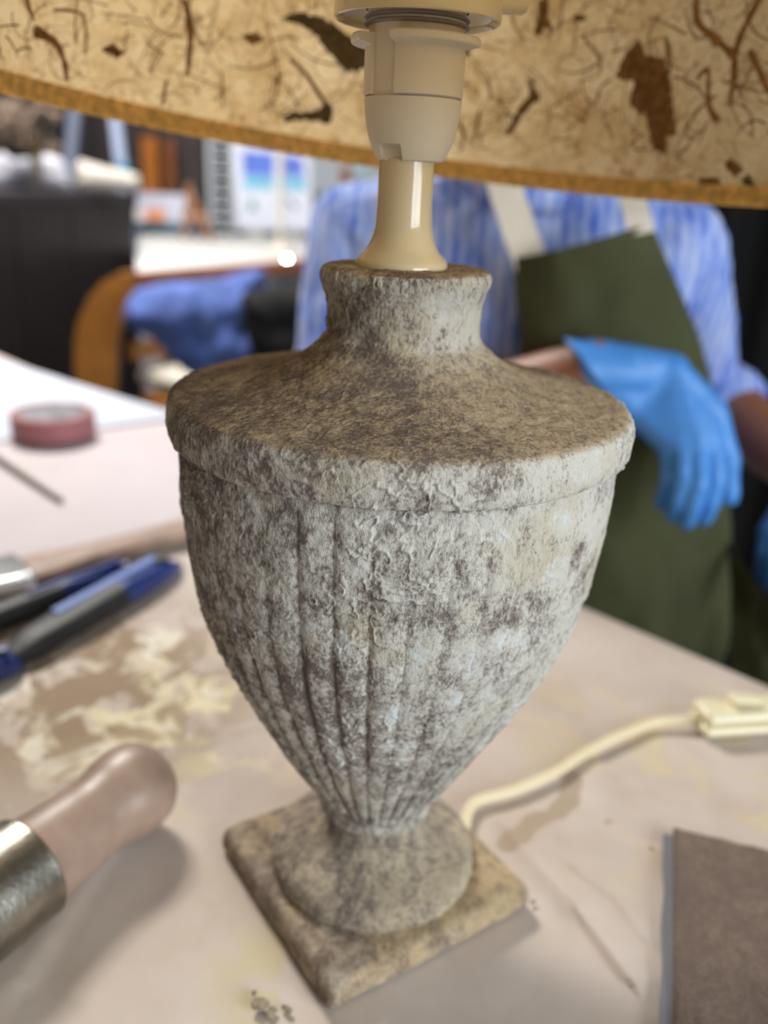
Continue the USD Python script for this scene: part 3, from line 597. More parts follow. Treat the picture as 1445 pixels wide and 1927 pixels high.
# sample board lower right
q0, q1, q3 = tab(1268, 1556, 0.006), tab(1450, 1600, 0.006), tab(1268, 1927, 0.006)
ux = (q1 - q0)[:2] / np.linalg.norm((q1 - q0)[:2]); uy = (q3 - q0)[:2] / np.linalg.norm((q3 - q0)[:2])
nb = 90; S_, T_ = np.meshgrid(np.linspace(0, 0.085, nb), np.linspace(0, 0.16, int(nb * 1.6)), indexing='ij')
bp = q0[:2] + S_[..., None] * ux + T_[..., None] * uy
b3 = np.concatenate([bp, 0 * bp[..., :1]], -1)
edge = np.minimum(np.minimum(S_, T_), 0.002)
bz = 0.0062 + 0.0012 * np.sin(T_ * 34) * np.clip(1 - S_ / 0.05, 0, 1) + 0.0014 * (meshkit.fbm(b3 * 120, 4, 81) - 0.5) + 0.0008 * (meshkit.fbm(b3 * 400, 3, 91) - 0.5) + 0.3 * (edge - 0.002)
M_board = stone('board_paint', (104, 89, 80), (136, 118, 104), (128, 113, 102), (168, 152, 136), 0.69, 0.5, 1.5)
bk = np.array([q0[:2] + ux * a + uy * b for a, b in [(-.0056, .004), (.08, .004), (.08, .155), (-.0050, .155), (-.0058, .12), (-.0048, .10), (-.0060, .075), (-.0046, .05), (-.0058, .03)]])  # wavy grey strip put in for the shadow beside the board
bmesh = thick(np.concatenate([bp, bz[..., None]], -1), np.array([0, 0, -0.0030]))
v_ = bmesh.vertices.copy(); 
sb = thing('sample_board', 'flat board coated in rough brown texture paint at right', 'board', (q0[0], q0[1], 0.0016))
sb.part('coated_board', bmesh, M_board, smooth=50); sb.part('shadow_strip', plate(Polygon(bk), 0.0022, 0.0030), plain('shadow_strip_grey', (128, 128, 136), .6, .05, 30), smooth=False, label='blue-grey strip standing in for shade along the left edge')

# roll of pink tape
tc = tab(112, 800, 0.028); tcx = (tab(30, 845)[:2] + tab(194, 838)[:2]) / 2
tr_ = np.linalg.norm(tab(30, 842)[:2] - tab(194, 836)[:2]) / 2
tcx = tcx + np.array([0, 1]) * tr_ * 0.75 * 0 + np.array([-0.02, 0.035])
zt = 0.0072
M_pinktape = plain('pink_tape', (156, 96, 98), 0.5, 0.05, 40); M_tapeside = plain('tape_side', (150, 132, 138), 0.6, 0.25, 40); M_core = plain('cardboard_core', (150, 120, 92), 0.8, 0.1, 40)
tape = thing('tape_roll', 'roll of pink masking tape lying flat on the white paper', 'tape', (tcx[0], tcx[1], zt))
tape.part('tape', lathe([(tr_ * .88, zt + .030), (tr_ * .97, zt + .030), (tr_, zt + .0285), (tr_, zt + .0015), (tr_ * .97, zt), (tr_ * .88, zt), (tr_ * .88, zt + .030)], 72, (tcx[0], tcx[1], 0)), M_pinktape, smooth=35)
tape.part('core', lathe([(tr_ * .82, zt + .0302), (tr_ * .88, zt + .0302), (tr_ * .88, zt), (tr_ * .82, zt), (tr_ * .82, zt + .0302)], 72, (tcx[0], tcx[1], 0)), M_core, smooth=35)
tape.part('side_label', lathe([(tr_ * .0005, zt + .0276), (tr_ * .82, zt + .0276), (tr_ * .82, zt + .0286), (tr_ * .0005, zt + .0286)], 72, (tcx[0], tcx[1], 0)), plain('tape_label', (128, 126, 134), 0.5, 0.75, 55), smooth=35, label='grey printed disc inside the core')

# thin brush end pointing in from the left
n0, n1 = tab(-90, 805, 0.0085), tab(118, 944, 0.0062)
nd = (n1 - n0) / np.linalg.norm(n1 - n0); nl = np.linalg.norm(n1 - n0)
M_thin = plain('dull_olive_wood', (108, 96, 80), 0.5, 0.1, 40)
pb = thing('thin_brush', 'thin dark brush handle pointing in beside the tape roll', 'brush', (n0[0], n0[1], 0))
pb.part('handle', along(turned([(0, .0003), (0, .0034), (nl * .5, .0034), (nl - .004, .0030), (nl, .0003)], 20), n0, n1), M_thin)
pb.part('ferrule', along(turned([(-.03, .0003), (-.03, .0030), (.004, .0037), (.004, .0003)], 20), n0, n1), M_chrome)

# wide flat brush lying with its handle behind the pens
def flat_brush():
    w0, w1 = tab(36, 1076, 0.0105), tab(352, 996, 0.0100)
    d = (w1 - w0); ln = np.linalg.norm(d) + 0.05; M_h = plain('stained_brush_wood', (158, 130, 112), 0.55, 0.28, 26)
    t = thing('flat_brush', 'wide paint brush with stained wooden handle behind the blue knives', 'brush', (w0[0], w0[1], 0))
    s = np.linspace(0, ln, 30); half = np.interp(s / ln, [0, .1, .28, .5, .75, .93, 1], [.024, .024, .018, .016, .021, .021, .010]); hz = np.interp(s / ln, [0, .2, .5, .9, 1], [.0068, .0068, .0080, .0065, .003])
    a = np.linspace(0, 2 * PI, 24, endpoint=False)
    V = np.stack([s[:, None] + 0 * a, half[:, None] * np.cos(a), hz[:, None] * np.sin(a)], -1)
    k, n = V.shape[:2]; i = np.arange(k * n).reshape(k, n); j = np.roll(i, -1, 1); q = np.stack([i[:-1], i[1:], j[1:], j[:-1]], -1).reshape(-1, 4)
    m = trimesh.Trimesh(np.vstack([V.reshape(-1, 3), [0, 0, 0], [ln, 0, 0]]), np.vstack([q[:, [0, 1, 2]], q[:, [0, 2, 3]], np.stack([i[0], j[0], np.full(n, k * n)], 1), np.stack([j[-1], i[-1], np.full(n, k * n + 1)], 1)]), process=False)
    if m.volume < 0: m.invert()
    t.part('handle', along(m, w0, w1), M_h, smooth=50)
    t.part('ferrule', along(rbox((.036, .052, .0165), (-.012, 0, 0), .003), w0, w1), M_chrome, smooth=40, label='shiny metal ferrule')
    t.part('bristles', along(rbox((.05, .050, .014), (-.052, 0, 0), .004), w0, w1), plain('blue_grey_bristle', (120, 142, 170), 0.8, 0.3, 50), smooth=40, kind='stuff')
flat_brush()
# white plastic spatula between brush and knives
p0, p1 = tab(12, 1152, 0.0030), tab(236, 1058, 0.0030)
sd = p1 - p0; sl = np.linalg.norm(sd)
prof2 = [(0, -.006), (sl * .5, -.0065), (sl * .8, -.005), (sl, -.0035), (sl + .003, 0), (sl, .0035), (sl * .8, .005), (sl * .5, .0065), (0, .006)]
obj('spatula', along(plate(Polygon(prof2), 0, 0.003), np.array([p0[0], p0[1], 0.0008]), np.array([p1[0], p1[1], 0.0012])), plain('white_plastic', (214, 210, 214), 0.35, 0.03, 20), smooth=30, label='slim white plastic spatula between wooden brush and blue knife', cat='spatula')

# blue and black craft knives
M_blue = plain('blue_plastic', (32, 50, 110), 0.28, 0.1, 30); M_rub = plain('black_rubber', (30, 30, 32), 0.55, 0.2, 60); M_lblue = plain('light_blue_plastic', (128, 148, 204), 0.25, 0.08, 30)
def knife(a, b, wid, label, strip=True, z=0.0):
    a, b = np.array(a), np.array(b); ln = np.linalg.norm((b - a)[:2]); t = thing('craft_knife', label, 'knife', (a[0], a[1], z))
    A, B = np.array([a[0], a[1], z]), np.array([b[0], b[1], z])
    s = np.linspace(0, ln, 26); half = np.interp(s / ln, [0, .08, .3, .6, .8, .93, 1], [.55, .8, .95, 1.0, .95, .7, .25]) * wid / 2; hz = np.interp(s / ln, [0, .1, .6, .9, 1], [.0060, .0090, .0105, .0085, .003])
    aa_ = np.linspace(0, 2 * PI, 20, endpoint=False)
    def hull(i0, i1, kw, kh, dz=0.0):
        S = s[i0:i1]; V = np.stack([S[:, None] + 0 * aa_, (half[i0:i1] * kw)[:, None] * np.sign(np.cos(aa_)) * np.abs(np.cos(aa_)) ** 0.7, (hz[i0:i1])[:, None] + dz + (hz[i0:i1] * kh)[:, None] * np.sign(np.sin(aa_)) * np.abs(np.sin(aa_)) ** 0.7], -1)
        k, n = V.shape[:2]; i = np.arange(k * n).reshape(k, n); j = np.roll(i, -1, 1); q = np.stack([i[:-1], i[1:], j[1:], j[:-1]], -1).reshape(-1, 4)
        m = trimesh.Trimesh(np.vstack([V.reshape(-1, 3), V[0].mean(0), V[-1].mean(0)]), np.vstack([q[:, [0, 1, 2]], q[:, [0, 2, 3]], np.stack([i[0], j[0], np.full(n, k * n)], 1), np.stack([j[-1], i[-1], np.full(n, k * n + 1)], 1)]), process=False)
        if m.volume < 0: m.invert()
        return along(m, A, B)
    t.part('body', hull(14, 26, 1.0, 1.0), M_blue, smooth=45)
    t.part('grip', hull(0, 15, 1.02, 1.0), M_rub, smooth=45, label='black rubber grip')
    if strip:
        t.part('slide_strip', along(rbox((ln * .62, wid * .26, .004), (ln * .56, wid * .16, .0195), .0015), A, B), M_lblue, smooth=40, label='pale blue slide along the top')
        t.part('lock_button', along(rbox((.012, wid * .4, .006), (ln * .86, 0, .0185), .002), A, B), M_rub, smooth=40)
    else:
        t.part('slide_strip', along(rbox((ln * .5, wid * .3, .004), (ln * .66, 0, .0200), .0015), A, B), M_blue, smooth=40)
    return t
knife(tab(22, 1252), tab(338, 1068), 0.034, 'blue craft knife with black grip and pale slide nearest the lamp', True)
knife(tab(-120, 1226), tab(262, 1080), 0.022, 'darker blue craft knife lying behind the other blue knife', False)
knife(tab(-220, 1330), tab(44, 1258), 0.030, 'craft knife whose blue end enters at the left edge', False)

# crumbs and a splinter
M_crumb = plain('dry_paint', (142, 128, 108), 0.9, 0.2, 200)
for i, (px, py, s) in enumerate([(492, 1898, .0042), (512, 1908, .0030), (540, 1903, .0024), (1003, 1700, .0016), (478, 1872, .0016), (1306, 1600, .0014), (1225, 1598, .0014)]):
    c = tab(px, py, 0.0); m = trimesh.creation.icosphere(2, s); m.vertices *= np.array([1, .7, .4]); m = wobble(m, s * .5, 1.2 / s, 100 + i); m.apply_transform(trimesh.transformations.rotation_matrix(i * 1.3, [0, 0, 1])); m.apply_translation([c[0], c[1], -m.vertices[:, 2].min() + 0.0002])
    obj('paint_crumb', m, M_crumb, smooth=False, group='dried paint crumbs on the cloth', cat='paint crumb', label=['largest dried paint crumb left of the near plinth corner', 'middle-sized paint crumb, second left of the near plinth corner', 'small paint crumb closest to the near plinth corner', 'tiny paint crumb just off the right plinth corner', 'tiny paint crumb behind the largest crumb at the plinth', 'tiny dark crumb above the top edge of the sample board', 'tiny dark crumb left of the top corner of the sample board'][i])

p_ = tab(540, 713, 0.268)
for _ in range(6): p_ = tab(540, 713, float(np.interp(-math.hypot(p_[0] - .0021, p_[1]), -PROF[24:31, 0], PROF[24:31, 1])) + 0.0007)
obj('splinter', along(rbox((.0052, .0009, .0005), (0, 0, .0), .00022), p_, p_ + RIGHT * .0042 + np.array([0, .0016, .0006])), plain('dark_straw', (62, 56, 52), .6, .2, 200), label='tiny dark splinter stuck on the left shoulder of the urn', cat='splinter')

# ------------------------------------------------------------------ the person behind the table
def M3(m): return m3.Manifold(m3.Mesh(np.asarray(m.vertices, np.float32), np.asarray(m.faces, np.uint32)))
def sph(c, r, n=20): return m3.Manifold.sphere(float(r), n).translate([float(x) for x in c])
def hull(*cr): return m3.Manifold.batch_hull([sph(c, r) for c, r in cr])
def fuse(parts, step, it=12):
    m = parts[0]
    for p in parts[1:]: m = m + p
    t = T(m.refine_to_length(step)); t.merge_vertices()
    trimesh.smoothing.filter_taubin(t, lamb=0.5, nu=0.53, iterations=it); return t
V3 = lambda *a: np.array(a, float)
PX = 0.115
sR, sL = V3(-0.050, 0.665, 0.282), V3(0.272, 0.565, 0.285)
eR, wR = at(640, 850, 0.545), at(1118, 692, 0.425)
eL, wL = at(1318, 725, 0.69), at(1525, 905, 0.50)
hipR, hipL, kR, kL = V3(0.05, 0.70, -0.165), V3(0.20, 0.65, -0.165), V3(-0.02, 0.34, -0.19), V3(0.41, 0.47, -0.14)
fR, fL = V3(-0.04, 0.34, -0.70), V3(0.44, 0.52, -0.70)
hand_r = dict(palm=[(at(1262, 700, .425), .017), (at(1200, 770, .42), .016), (at(1336, 818, .395), .012), (at(1312, 836, .386), .012), (at(1285, 845, .386), .0115), (at(1260, 834, .395), .011)],
              fingers=[[(at(1336, 818, .395), .0105), (at(1346, 902, .374), .0092), (at(1336, 945, .374), .0085), (at(1324, 974, .385), .0075)], [(at(1312, 836, .386), .0105), (at(1314, 910, .364), .0094), (at(1304, 950, .366), .0086), (at(1292, 980, .378), .0076)],
                       [(at(1285, 845, .386), .0100), (at(1286, 905, .368), .0090), (at(1278, 942, .372), .0083), (at(1266, 968, .386), .0074)], [(at(1260, 834, .395), .0092), (at(1262, 890, .383), .0082), (at(1255, 920, .390), .0076), (at(1246, 946, .402), .0068)],
                       [(at(1262, 700, .420), .0150), (at(1340, 775, .408), .0130), (at(1368, 862, .402), .0108), (at(1371, 932, .398), .0090)]])
dl_ = at(1445, 1010, .47) - at(1320, 905, .39)
def mv(q): return [(c * 1.0, r_) for c, r_ in q]
hand_l = dict(palm=[(at(1540, 925, .49), .017), (at(1490, 950, .50), .016), (at(1508, 1000, .46), .012), (at(1488, 1005, .455), .012), (at(1466, 1008, .46), .0115), (at(1448, 1000, .468), .011)],
              fingers=[[(at(1508, 1000, .46), .0105), (at(1502, 1050, .445), .009), (at(1490, 1100, .455), .0075)], [(at(1488, 1005, .455), .0105), (at(1480, 1055, .44), .009), (at(1468, 1108, .45), .0076)],
                       [(at(1466, 1008, .46), .010), (at(1458, 1050, .45), .009), (at(1448, 1100, .46), .0074)], [(at(1448, 1000, .468), .0092), (at(1440, 1040, .46), .0082), (at(1434, 1080, .468), .0068)], [(at(1540, 930, .49), .0145), (at(1530, 990, .46), .012), (at(1524, 1050, .455), .0095)]])
def hand(h, w, wr, g):
    out = [m3.Manifold.batch_hull([sph(c, r_ + g) for c, r_ in h['palm'][:2]] + [sph(w, wr + g)]), m3.Manifold.batch_hull([sph(c, r_ + g) for c, r_ in h['palm']])]
    for f in h['fingers']:
        for (c0, r0), (c1, r1) in zip(f[:-1], f[1:]): out.append(hull((c0, r0 + g), (c1, r1 + g)))
    return out
HC = V3(PX + 0.004, 0.585, 0.515)
def torso(g):
    c = lambda dx, y, z: V3(PX + dx, y + .05 - dx * .32, z)
    return [hull((c(-.085, .565, .22), .088 + g), (c(.085, .565, .22), .088 + g), (c(-.07, .57, .06), .092 + g), (c(.07, .57, .06), .092 + g)),
            hull((sR, .050 + g), (sL, .050 + g), (c(-.085, .565, .22), .088 + g), (c(.085, .565, .22), .088 + g), (c(0, .56, .315), .062 + g)),
            hull((c(-.07, .57, .06), .092 + g), (c(.07, .57, .06), .092 + g), (hipR, .10 + g), (hipL, .10 + g))]
body = torso(0) + [hull((V3(PX, .61, .31), .058), (V3(PX, .60, .42), .052)), hull((sR, .048), (eR, .038)), hull((eR, .039), (eR + (wR - eR) * .35, .040)), hull((eR + (wR - eR) * .35, .040), (wR, .0265)),
        hull((sL, .048), (eL, .038)), hull((eL, .039), (eL + (wL - eL) * .35, .038)), hull((eL + (wL - eL) * .35, .038), (wL, .026)),
        hull((hipR, .09), (kR, .058)), hull((kR, .056), (fR, .036)), hull((hipL, .09), (kL, .058)), hull((kL, .056), (fL, .036)),
        hull((HC + [0, .015, .025], .082), (HC + [0, -.012, .015], .078), (HC + [0, -.03, -.055], .048)), hull((HC + [0, -.045, -.075], .026), (HC + [0, -.03, -.055], .046)),
        hull((HC + [0, -.088, .012], .008), (HC + [0, -.106, -.018], .011)), hull((HC + [-.01, -.094, -.022], .009), (HC + [.01, -.094, -.022], .009)),
        hull((HC + [-.022, -.080, -.050], .008), (HC + [.022, -.080, -.050], .008)), hull((HC + [-.022, -.078, -.058], .007), (HC + [.022, -.078, -.058], .007)),
        hull((HC + [-.04, -.078, .022], .009), (HC + [.04, -.078, .022], .009))] + \
       [hull((HC + [s_ * .083, .012, .012], .010), (HC + [s_ * .081, .008, -.020], .008)) for s_ in (-1, 1)] + hand(hand_r, wR, .0255, -0.0012) + hand(hand_l, wL, .0255, -0.0012)
M_skin = plain('skin', (150, 98, 72), 0.5, 0.06, 30)
def fabric_stripes():
    n = {'g': ('geometry', {}), 'w': ('wave_texture', {'bands_direction': 'x', 'scale': 24.0, 'distortion': 2.2, 'detail': 2.0, 'detail_scale': 2.5}),
         'm': ('mapping', {'scale': (1.0, 0.5, 0.22)}), 'big': ('noise_texture', {'scale': 70.0, 'detail': 3.0, 'roughness': 0.6}), 'mm': ('mix', {'fac': 0.86}),
         'r': ('rgb_ramp', {'ramp': [(0.36, lin(70, 104, 204)), (0.47, lin(136, 160, 228)), (0.62, lin(188, 200, 236))]}), 'p': ('principled_bsdf', {'roughness': 0.85, 'specular_ior_level': 0.2})}
    l = [('g.position', 'm.vector'), ('m.vector', 'big.vector'), ('g.position', 'w.vector'), ('w.color', 'mm.color1'), ('big.color', 'mm.color2'), ('mm.color', 'r.fac'), ('r.color', 'p.base_color')]
    return usdkit.material(stage, L + 'striped_cotton', n, l, surface='p.BSDF')
M_shirt = fabric_stripes()
M_apron = plain('olive_canvas', (64, 67, 35), 0.85, 0.14, 16, bump=0.2, bscale=700)
M_strap = plain('cream_webbing', (222, 212, 196), 0.85, 0.05, 40)
M_glove = plain('blue_nitrile', (76, 144, 221), 0.42, 0.05, 30)
M_trous = plain('dark_trousers', (36, 38, 48), 0.85, 0.15, 20)
person = thing('person', 'seated person in blue striped shirt, olive apron and blue gloves', 'person', (PX, 0.60, FLOOR))
bodyp = person.part('body', fuse(body, 0.011, 10), M_skin, smooth=True)
fr_ = eR + (wR - eR) * 0.22; fl_ = eL + (wL - eL) * 0.24
sh = fuse(torso(0.009) + [hull((sR, .060), (eR + V3(-.012, .01, -.005), .052)), hull((eR + V3(-.012, .01, -.005), .052), (fr_, .047)), hull((sL, .058), (eL, .047)), hull((eL, .047), (fl_, .047))], 0.010, 8)
sh = wobble(sh, 0.006, np.array([26, 26, 11.0]), 7); sh = wobble(sh, 0.0025, 45.0, 17)
shirt = person.part('shirt', sh, M_shirt, smooth=True, label='blue and white striped shirt with rolled sleeves')
def cuff_at(p, d, r, ln):
    d = d / np.linalg.norm(d); return wobble(sweep([p - d * ln, p - d * ln * .9, p, p + d * ln * .9, p + d * ln], [r * .92, r, r * 1.04, r, r * .9], 28, up=(0.1, 0.3, 1)), .0015, 60, 3)
person.part('rolled_cuff', cuff_at(fl_, wL - eL, .0485, .017), M_shirt, smooth=True, parent=shirt); person.part('rolled_cuff', cuff_at(fr_, wR - eR, .049, .017), M_shirt, smooth=True, parent=shirt)
ca = np.linspace(0, 2 * PI, 40)
person.part('collar', sweep(np.stack([PX + .012 + .066 * np.cos(ca),   .603 - .078 * np.sin(ca), .372 - .034 * np.sin(ca)], 1), .013, 12, flat=1.4, cap=False), M_shirt, smooth=True, parent=shirt)
person.part('trousers', fuse([hull((hipR, .104), (hipL, .104)), hull((hipR, .10), (kR, .068)), hull((kR, .066), (fR + V3(0, 0, .04), .048)), hull((hipL, .10), (kL, .068)), hull((kL, .066), (fL + V3(0, 0, .04), .048))], 0.018, 6), M_trous, smooth=True)
for f_, k_ in ((fR, kR), (fL, kL)):
    person.part('shoe', fuse([hull((f_ + V3(0, .02, -.012), .036), (f_ + V3(0, -.10, -.018), .030), (f_ + V3(0, -.14, -.022), .026))], .012, 4), M_black, smooth=True)
for s_ in (-1, 1): person.part('eye', lathe([(.0001, -.011), (.0075, -.008), (.0105, 0), (.0075, .008), (.0001, .011)], 20, HC + [s_ * .031, -.074, .006]), M_white, smooth=True, parent=bodyp)
hr = fuse([hull((HC + [0, .022, .034], .086), (HC + [0, .04, -.02], .070))], .012, 4); hr = T(M3(hr) - m3.Manifold.cube([.4, .2, .4]).translate([float(HC[0] - .2), float(HC[1] - .25), float(HC[2] - .32)]))
person.part('hair', wobble(hr, .004, 60, 5), plain('grey_hair', (92, 86, 82), 0.7, 0.3, 80), smooth=True)
gr = hand(hand_r, wR, .0265, 0.0006) 
wd = (wR - eR) / np.linalg.norm(wR - eR); cdir = at(1066, 636, .425) - at(1142, 742, .425)
gl = wobble(fuse(gr, 0.0042, 60), 0.0012, 55, 23)
glv = person.part('glove', gl, M_glove, smooth=True, label='bright blue rubber glove hanging over the apron')
cA, cB = at(1100, 690, .424), at(1172, 694, .424)
cx = cB - cA; cu = cdir / np.linalg.norm(cdir)
cv = np.cross(cx, cu); cv /= np.linalg.norm(cv)
ang = np.linspace(0, 2 * PI, 41)
ring_ = lambda c, r_, k: c + r_ * (np.cos(ang)[:, None] * cu + k * np.sin(ang)[:, None] * cv)
cf = np.stack([ring_(cA + cx * t, r_, kk) for t, r_, kk in ((0, .0300, .92), (0, .0328, .95), (.10, .0330, .95), (.25, .0318, .95), (.55, .0314, .95), (.9, .0304, .95), (1.35, .0272, .95))], 0)
cfm = wobble(grid_mesh(cf), .0014, 70, 9)
person.part('glove_cuff', cfm, M_glove, smooth=40, parent=glv)
person.part('glove', fuse(hand(hand_l, wL, .0265, .0006), .005, 6), M_glove, smooth=True)
# apron: bib, skirt over the lap, straps
def rows(rr, nu=60, nv=120, bulge=0.0, wr=0.004, seed=1, sc=(14, 14, 5)):
    Lp = smooth_path([at(*q[0]) for q in rr], nv); Rp = smooth_path([at(*q[1]) for q in rr], nv)
    u = np.linspace(0, 1, nu)[None, :, None]; G = Lp[:, None] * (1 - u) + Rp[:, None] * u
    G[..., 1] -= bulge * np.sin(PI * u[..., 0]) ** 0.8
    G[..., 1] += wr * 2 * (meshkit.fbm(G * np.array(sc), 3, seed) - 0.5)
    return thick(G, np.array([0, 0.0022, 0]))
bib = [((962, 487, .492), (1228, 418, .452)), ((970, 560, .488), (1272, 530, .462)), ((980, 660, .484), (1320, 650, .475)), ((985, 800, .48), (1354, 770, .490)), ((1000, 950, .475), (1370, 880, .49)), ((1020, 1090, .47), (1376, 1000, .475)), ((1030, 1250, .47), (1378, 1130, .455)), ((1030, 1420, .47), (1380, 1340, .42))]
apron = person.part('apron', rows(bib, bulge=0.030, wr=0.016, seed=3, sc=(11, 11, 6)), M_apron, smooth=50, label='olive green canvas apron')
person.part('apron_skirt', rows([((1369, 1010, .475), (1373, 1030, .470)), ((1372, 1060, .458), (1420, 1095, .42)), ((1374, 1150, .430), (1490, 1200, .375)), ((1372, 1380, .37), (1580, 1450, .34))], nu=50, nv=90, bulge=0.004, wr=0.012, seed=6, sc=(20, 20, 16)), M_apron, smooth=50, parent=apron)
def strap(pts, w):
    p = smooth_path([at(*q) for q in pts], 30); t = np.gradient(p, axis=0); t /= np.linalg.norm(t, axis=1)[:, None]
    s_ = np.cross(t, [0, -1, 0]); s_ /= np.linalg.norm(s_, axis=1)[:, None]
    G = np.stack([p + s_ * w * k for k in (-.5, -.17, .17, .5)], 1); return thick(G, np.array([0, 0.0018, 0]))
person.part('strap', strap([(1000, 500, .486), (985, 455, .490), (966, 400, .498), (948, 345, .508), (935, 300, .525), (925, 250, .565)], .031), M_strap, smooth=40, parent=apron, label='cream neck strap on the left')
person.part('strap', strap([(1205, 440, .449), (1200, 410, .455), (1192, 375, .470), (1180, 330, .490), (1165, 270, .540)], .024), M_strap, smooth=40, parent=apron, label='cream neck strap on the right')

st_ = thing('stool', 'round wooden stool under the seated person', 'stool', (PX, 0.70, FLOOR))
st_.part('seat', lathe([(.0001, -.324), (.15, -.324), (.16, -.316), (.16, -.304), (.15, -.296), (.0001, -.296)], 48, (PX, .70, 0)), M_honey, smooth=40)
for k in range(4):
    a = PI / 4 + k * PI / 2; d = V3(math.cos(a), math.sin(a), 0)
    st_.part('leg', sweep([V3(PX, .70, -.325) + d * .11, V3(PX, .70, FLOOR) + d * .16], [.016, .013], 12, up=(1, .3, 0)), M_honey)

# ------------------------------------------------------------------ background, left
def puff(pts, y, depth, mat, name, wr=0.01, sc=12, seed=1, parent=None, step=None, yfun=None, **kw):
    """a soft heap: outline in the x-z plane at distance y, rounded towards both sides, wrinkled"""
    from scipy.spatial import Delaunay
    P2 = np.array([[at(*q, y)[0], at(*q, y)[2]] for q in pts]); c = P2.mean(0)
    poly = Polygon(P2).buffer(0.008).buffer(-0.008); poly = poly if poly.geom_type == 'Polygon' else max(poly.geoms, key=lambda g: g.area)
    x0, z0, x1, z1 = poly.bounds; st = step or max(x1 - x0, z1 - z0) / 44
    gx, gz = np.meshgrid(np.arange(x0, x1, st), np.arange(z0, z1, st)); G = np.stack([gx.ravel(), gz.ravel()], 1)
    e = poly.exterior; nb_ = int(e.length / st); B = np.array([e.interpolate(i / nb_, True).coords[0] for i in range(nb_)])
    inn = poly.buffer(-st * .6); G = np.array([g for g in G if inn.contains(Point(g))])
    Q = np.vstack([B, G]); tri = Delaunay(Q).simplices; tri = np.array([t for t in tri if poly.contains(Point(Q[t].mean(0)))])
    d = np.array([e.distance(Point(q)) for q in Q]); d[:len(B)] = 0; k = np.sqrt(np.clip(d / max(d.max() * .6, 1e-6), 0, 1)) 
    off = depth * k + wr * 2 * (meshkit.fbm(np.stack([Q[:, 0], Q[:, 1], 0 * Q[:, 0] + seed], 1) * sc, 3, seed) - .5) * k
    F_ = np.stack([Q[:, 0], y - off, Q[:, 1]], 1); Bk = np.stack([Q[:, 0], y + depth * .6 * k, Q[:, 1]], 1)
    m = trimesh.Trimesh(np.vstack([F_, Bk]), np.vstack([tri, tri[:, ::-1] + len(Q)]), process=False); m.merge_vertices(); m.fix_normals()
    if parent is not None: return parent.part(name, m, mat, smooth=True, **kw)
    return obj(name, m, mat, smooth=True, **kw)

# dark sideboard and what stands on it
cz = 0.256
ca_, cb_ = tab(-120, 362, cz), tab(252, 362, cz)
cdir2 = (cb_ - ca_)[:2]; cl = np.linalg.norm(cdir2); cdir2 /= cl; cn = np.array([-cdir2[1], cdir2[0]])
def cab(s0, s1, d0, d1, z0, z1, r=.003):
    c = ca_[:2] + cdir2 * (s0 + s1) / 2 + cn * (d0 + d1) / 2
    return rbox((s1 - s0, d1 - d0, z1 - z0), (c[0], c[1], (z0 + z1) / 2), r, rotz=math.atan2(cdir2[1], cdir2[0]))
cabt = thing('sideboard', 'dark brown sideboard at the left behind the table', 'cabinet', (*(ca_[:2] + cdir2 * cl / 2), FLOOR))
cabt.part('body', cab(.004, cl - .004, .004, .33, FLOOR, cz - .031), M_wood_dark)
cabt.part('top', cab(0, cl, 0, .335, cz - .030, cz), plain('dark_wood_top', (50, 44, 48), 0.4, 0.2, 8))
for k in range(3): cabt.part('door', cab(.012 + k * cl * .285, .004 + (k + 1) * cl * .285, -.014, .003, FLOOR + .06, cz - .036), M_wood_dark)
def on_cab(px, py, d):       # a point on the sideboard top, d behind its front edge
    o = ca_[:2] + cn * d; q = ray(px, py)[:2]; t = np.linalg.solve(np.stack([q, -cdir2], 1), o - EYE[:2]); return np.array([*(EYE[:2] + t[0] * q), cz])
vz = on_cab(72, 350, .10)
vase = thing('glass_vase', 'clear glass vase on the sideboard holding dried flowers', 'vase', (vz[0], vz[1], cz + .0005))
n = {'p': ('principled_bsdf', {'base_color': (.95, .97, 1.0), 'roughness': 0.02, 'transmission_weight': 1.0, 'ior': 1.45})}
M_glass = usdkit.material(stage, L + 'clear_glass', n, [], surface='p.BSDF')
vase.part('glass', lathe([(.0001, cz + .0006), (.024, cz + .0006), (.027, cz + .003), (.029, cz + .03), (.030, cz + .075), (.0275, cz + .075), (.0265, cz + .03), (.024, cz + .008), (.0001, cz + .008)], 40, (vz[0], vz[1], 0)), M_glass, smooth=40)
fl = thing('dried_flowers', 'bunch of dried brown flowers in the glass vase', 'flowers', (vz[0], vz[1], cz + .01))
stems, heads = [], []
for i in range(46):
    a, t = rng.uniform(0, 2 * PI), rng.uniform(.05, 1) ** .7
    top = V3(vz[0] - .06 + .14 * t * math.cos(a), vz[1] + .07 * t * math.sin(a), cz + rng.uniform(.125, .24))
    b_ = V3(vz[0] + .012 * math.cos(a), vz[1] + .012 * math.sin(a), cz + .012)
    stems.append(sweep(smooth_path([b_, V3(vz[0] + .014 * math.cos(a), vz[1] + .014 * math.sin(a), cz + .085), top], 7), .0012, 5, up=(.3, .2, .1)))
    for q in range(5):
        hd = trimesh.creation.icosphere(1, rng.uniform(.005, .010)); hd.apply_scale((1, 1, rng.uniform(.8, 1.8))); hd.apply_translation(top + rng.normal(0, .010, 3)); heads.append(hd)
fl.part('stems', cat(*stems), plain('dry_stem', (112, 98, 72), 0.8, 0.2, 60), smooth=40, kind='stuff'); fl.part('flower_heads', cat(*heads), plain('dry_bloom', (124, 106, 92), 0.85, 0.35, 40), smooth=40, kind='stuff')
yv = vz[1] + .11
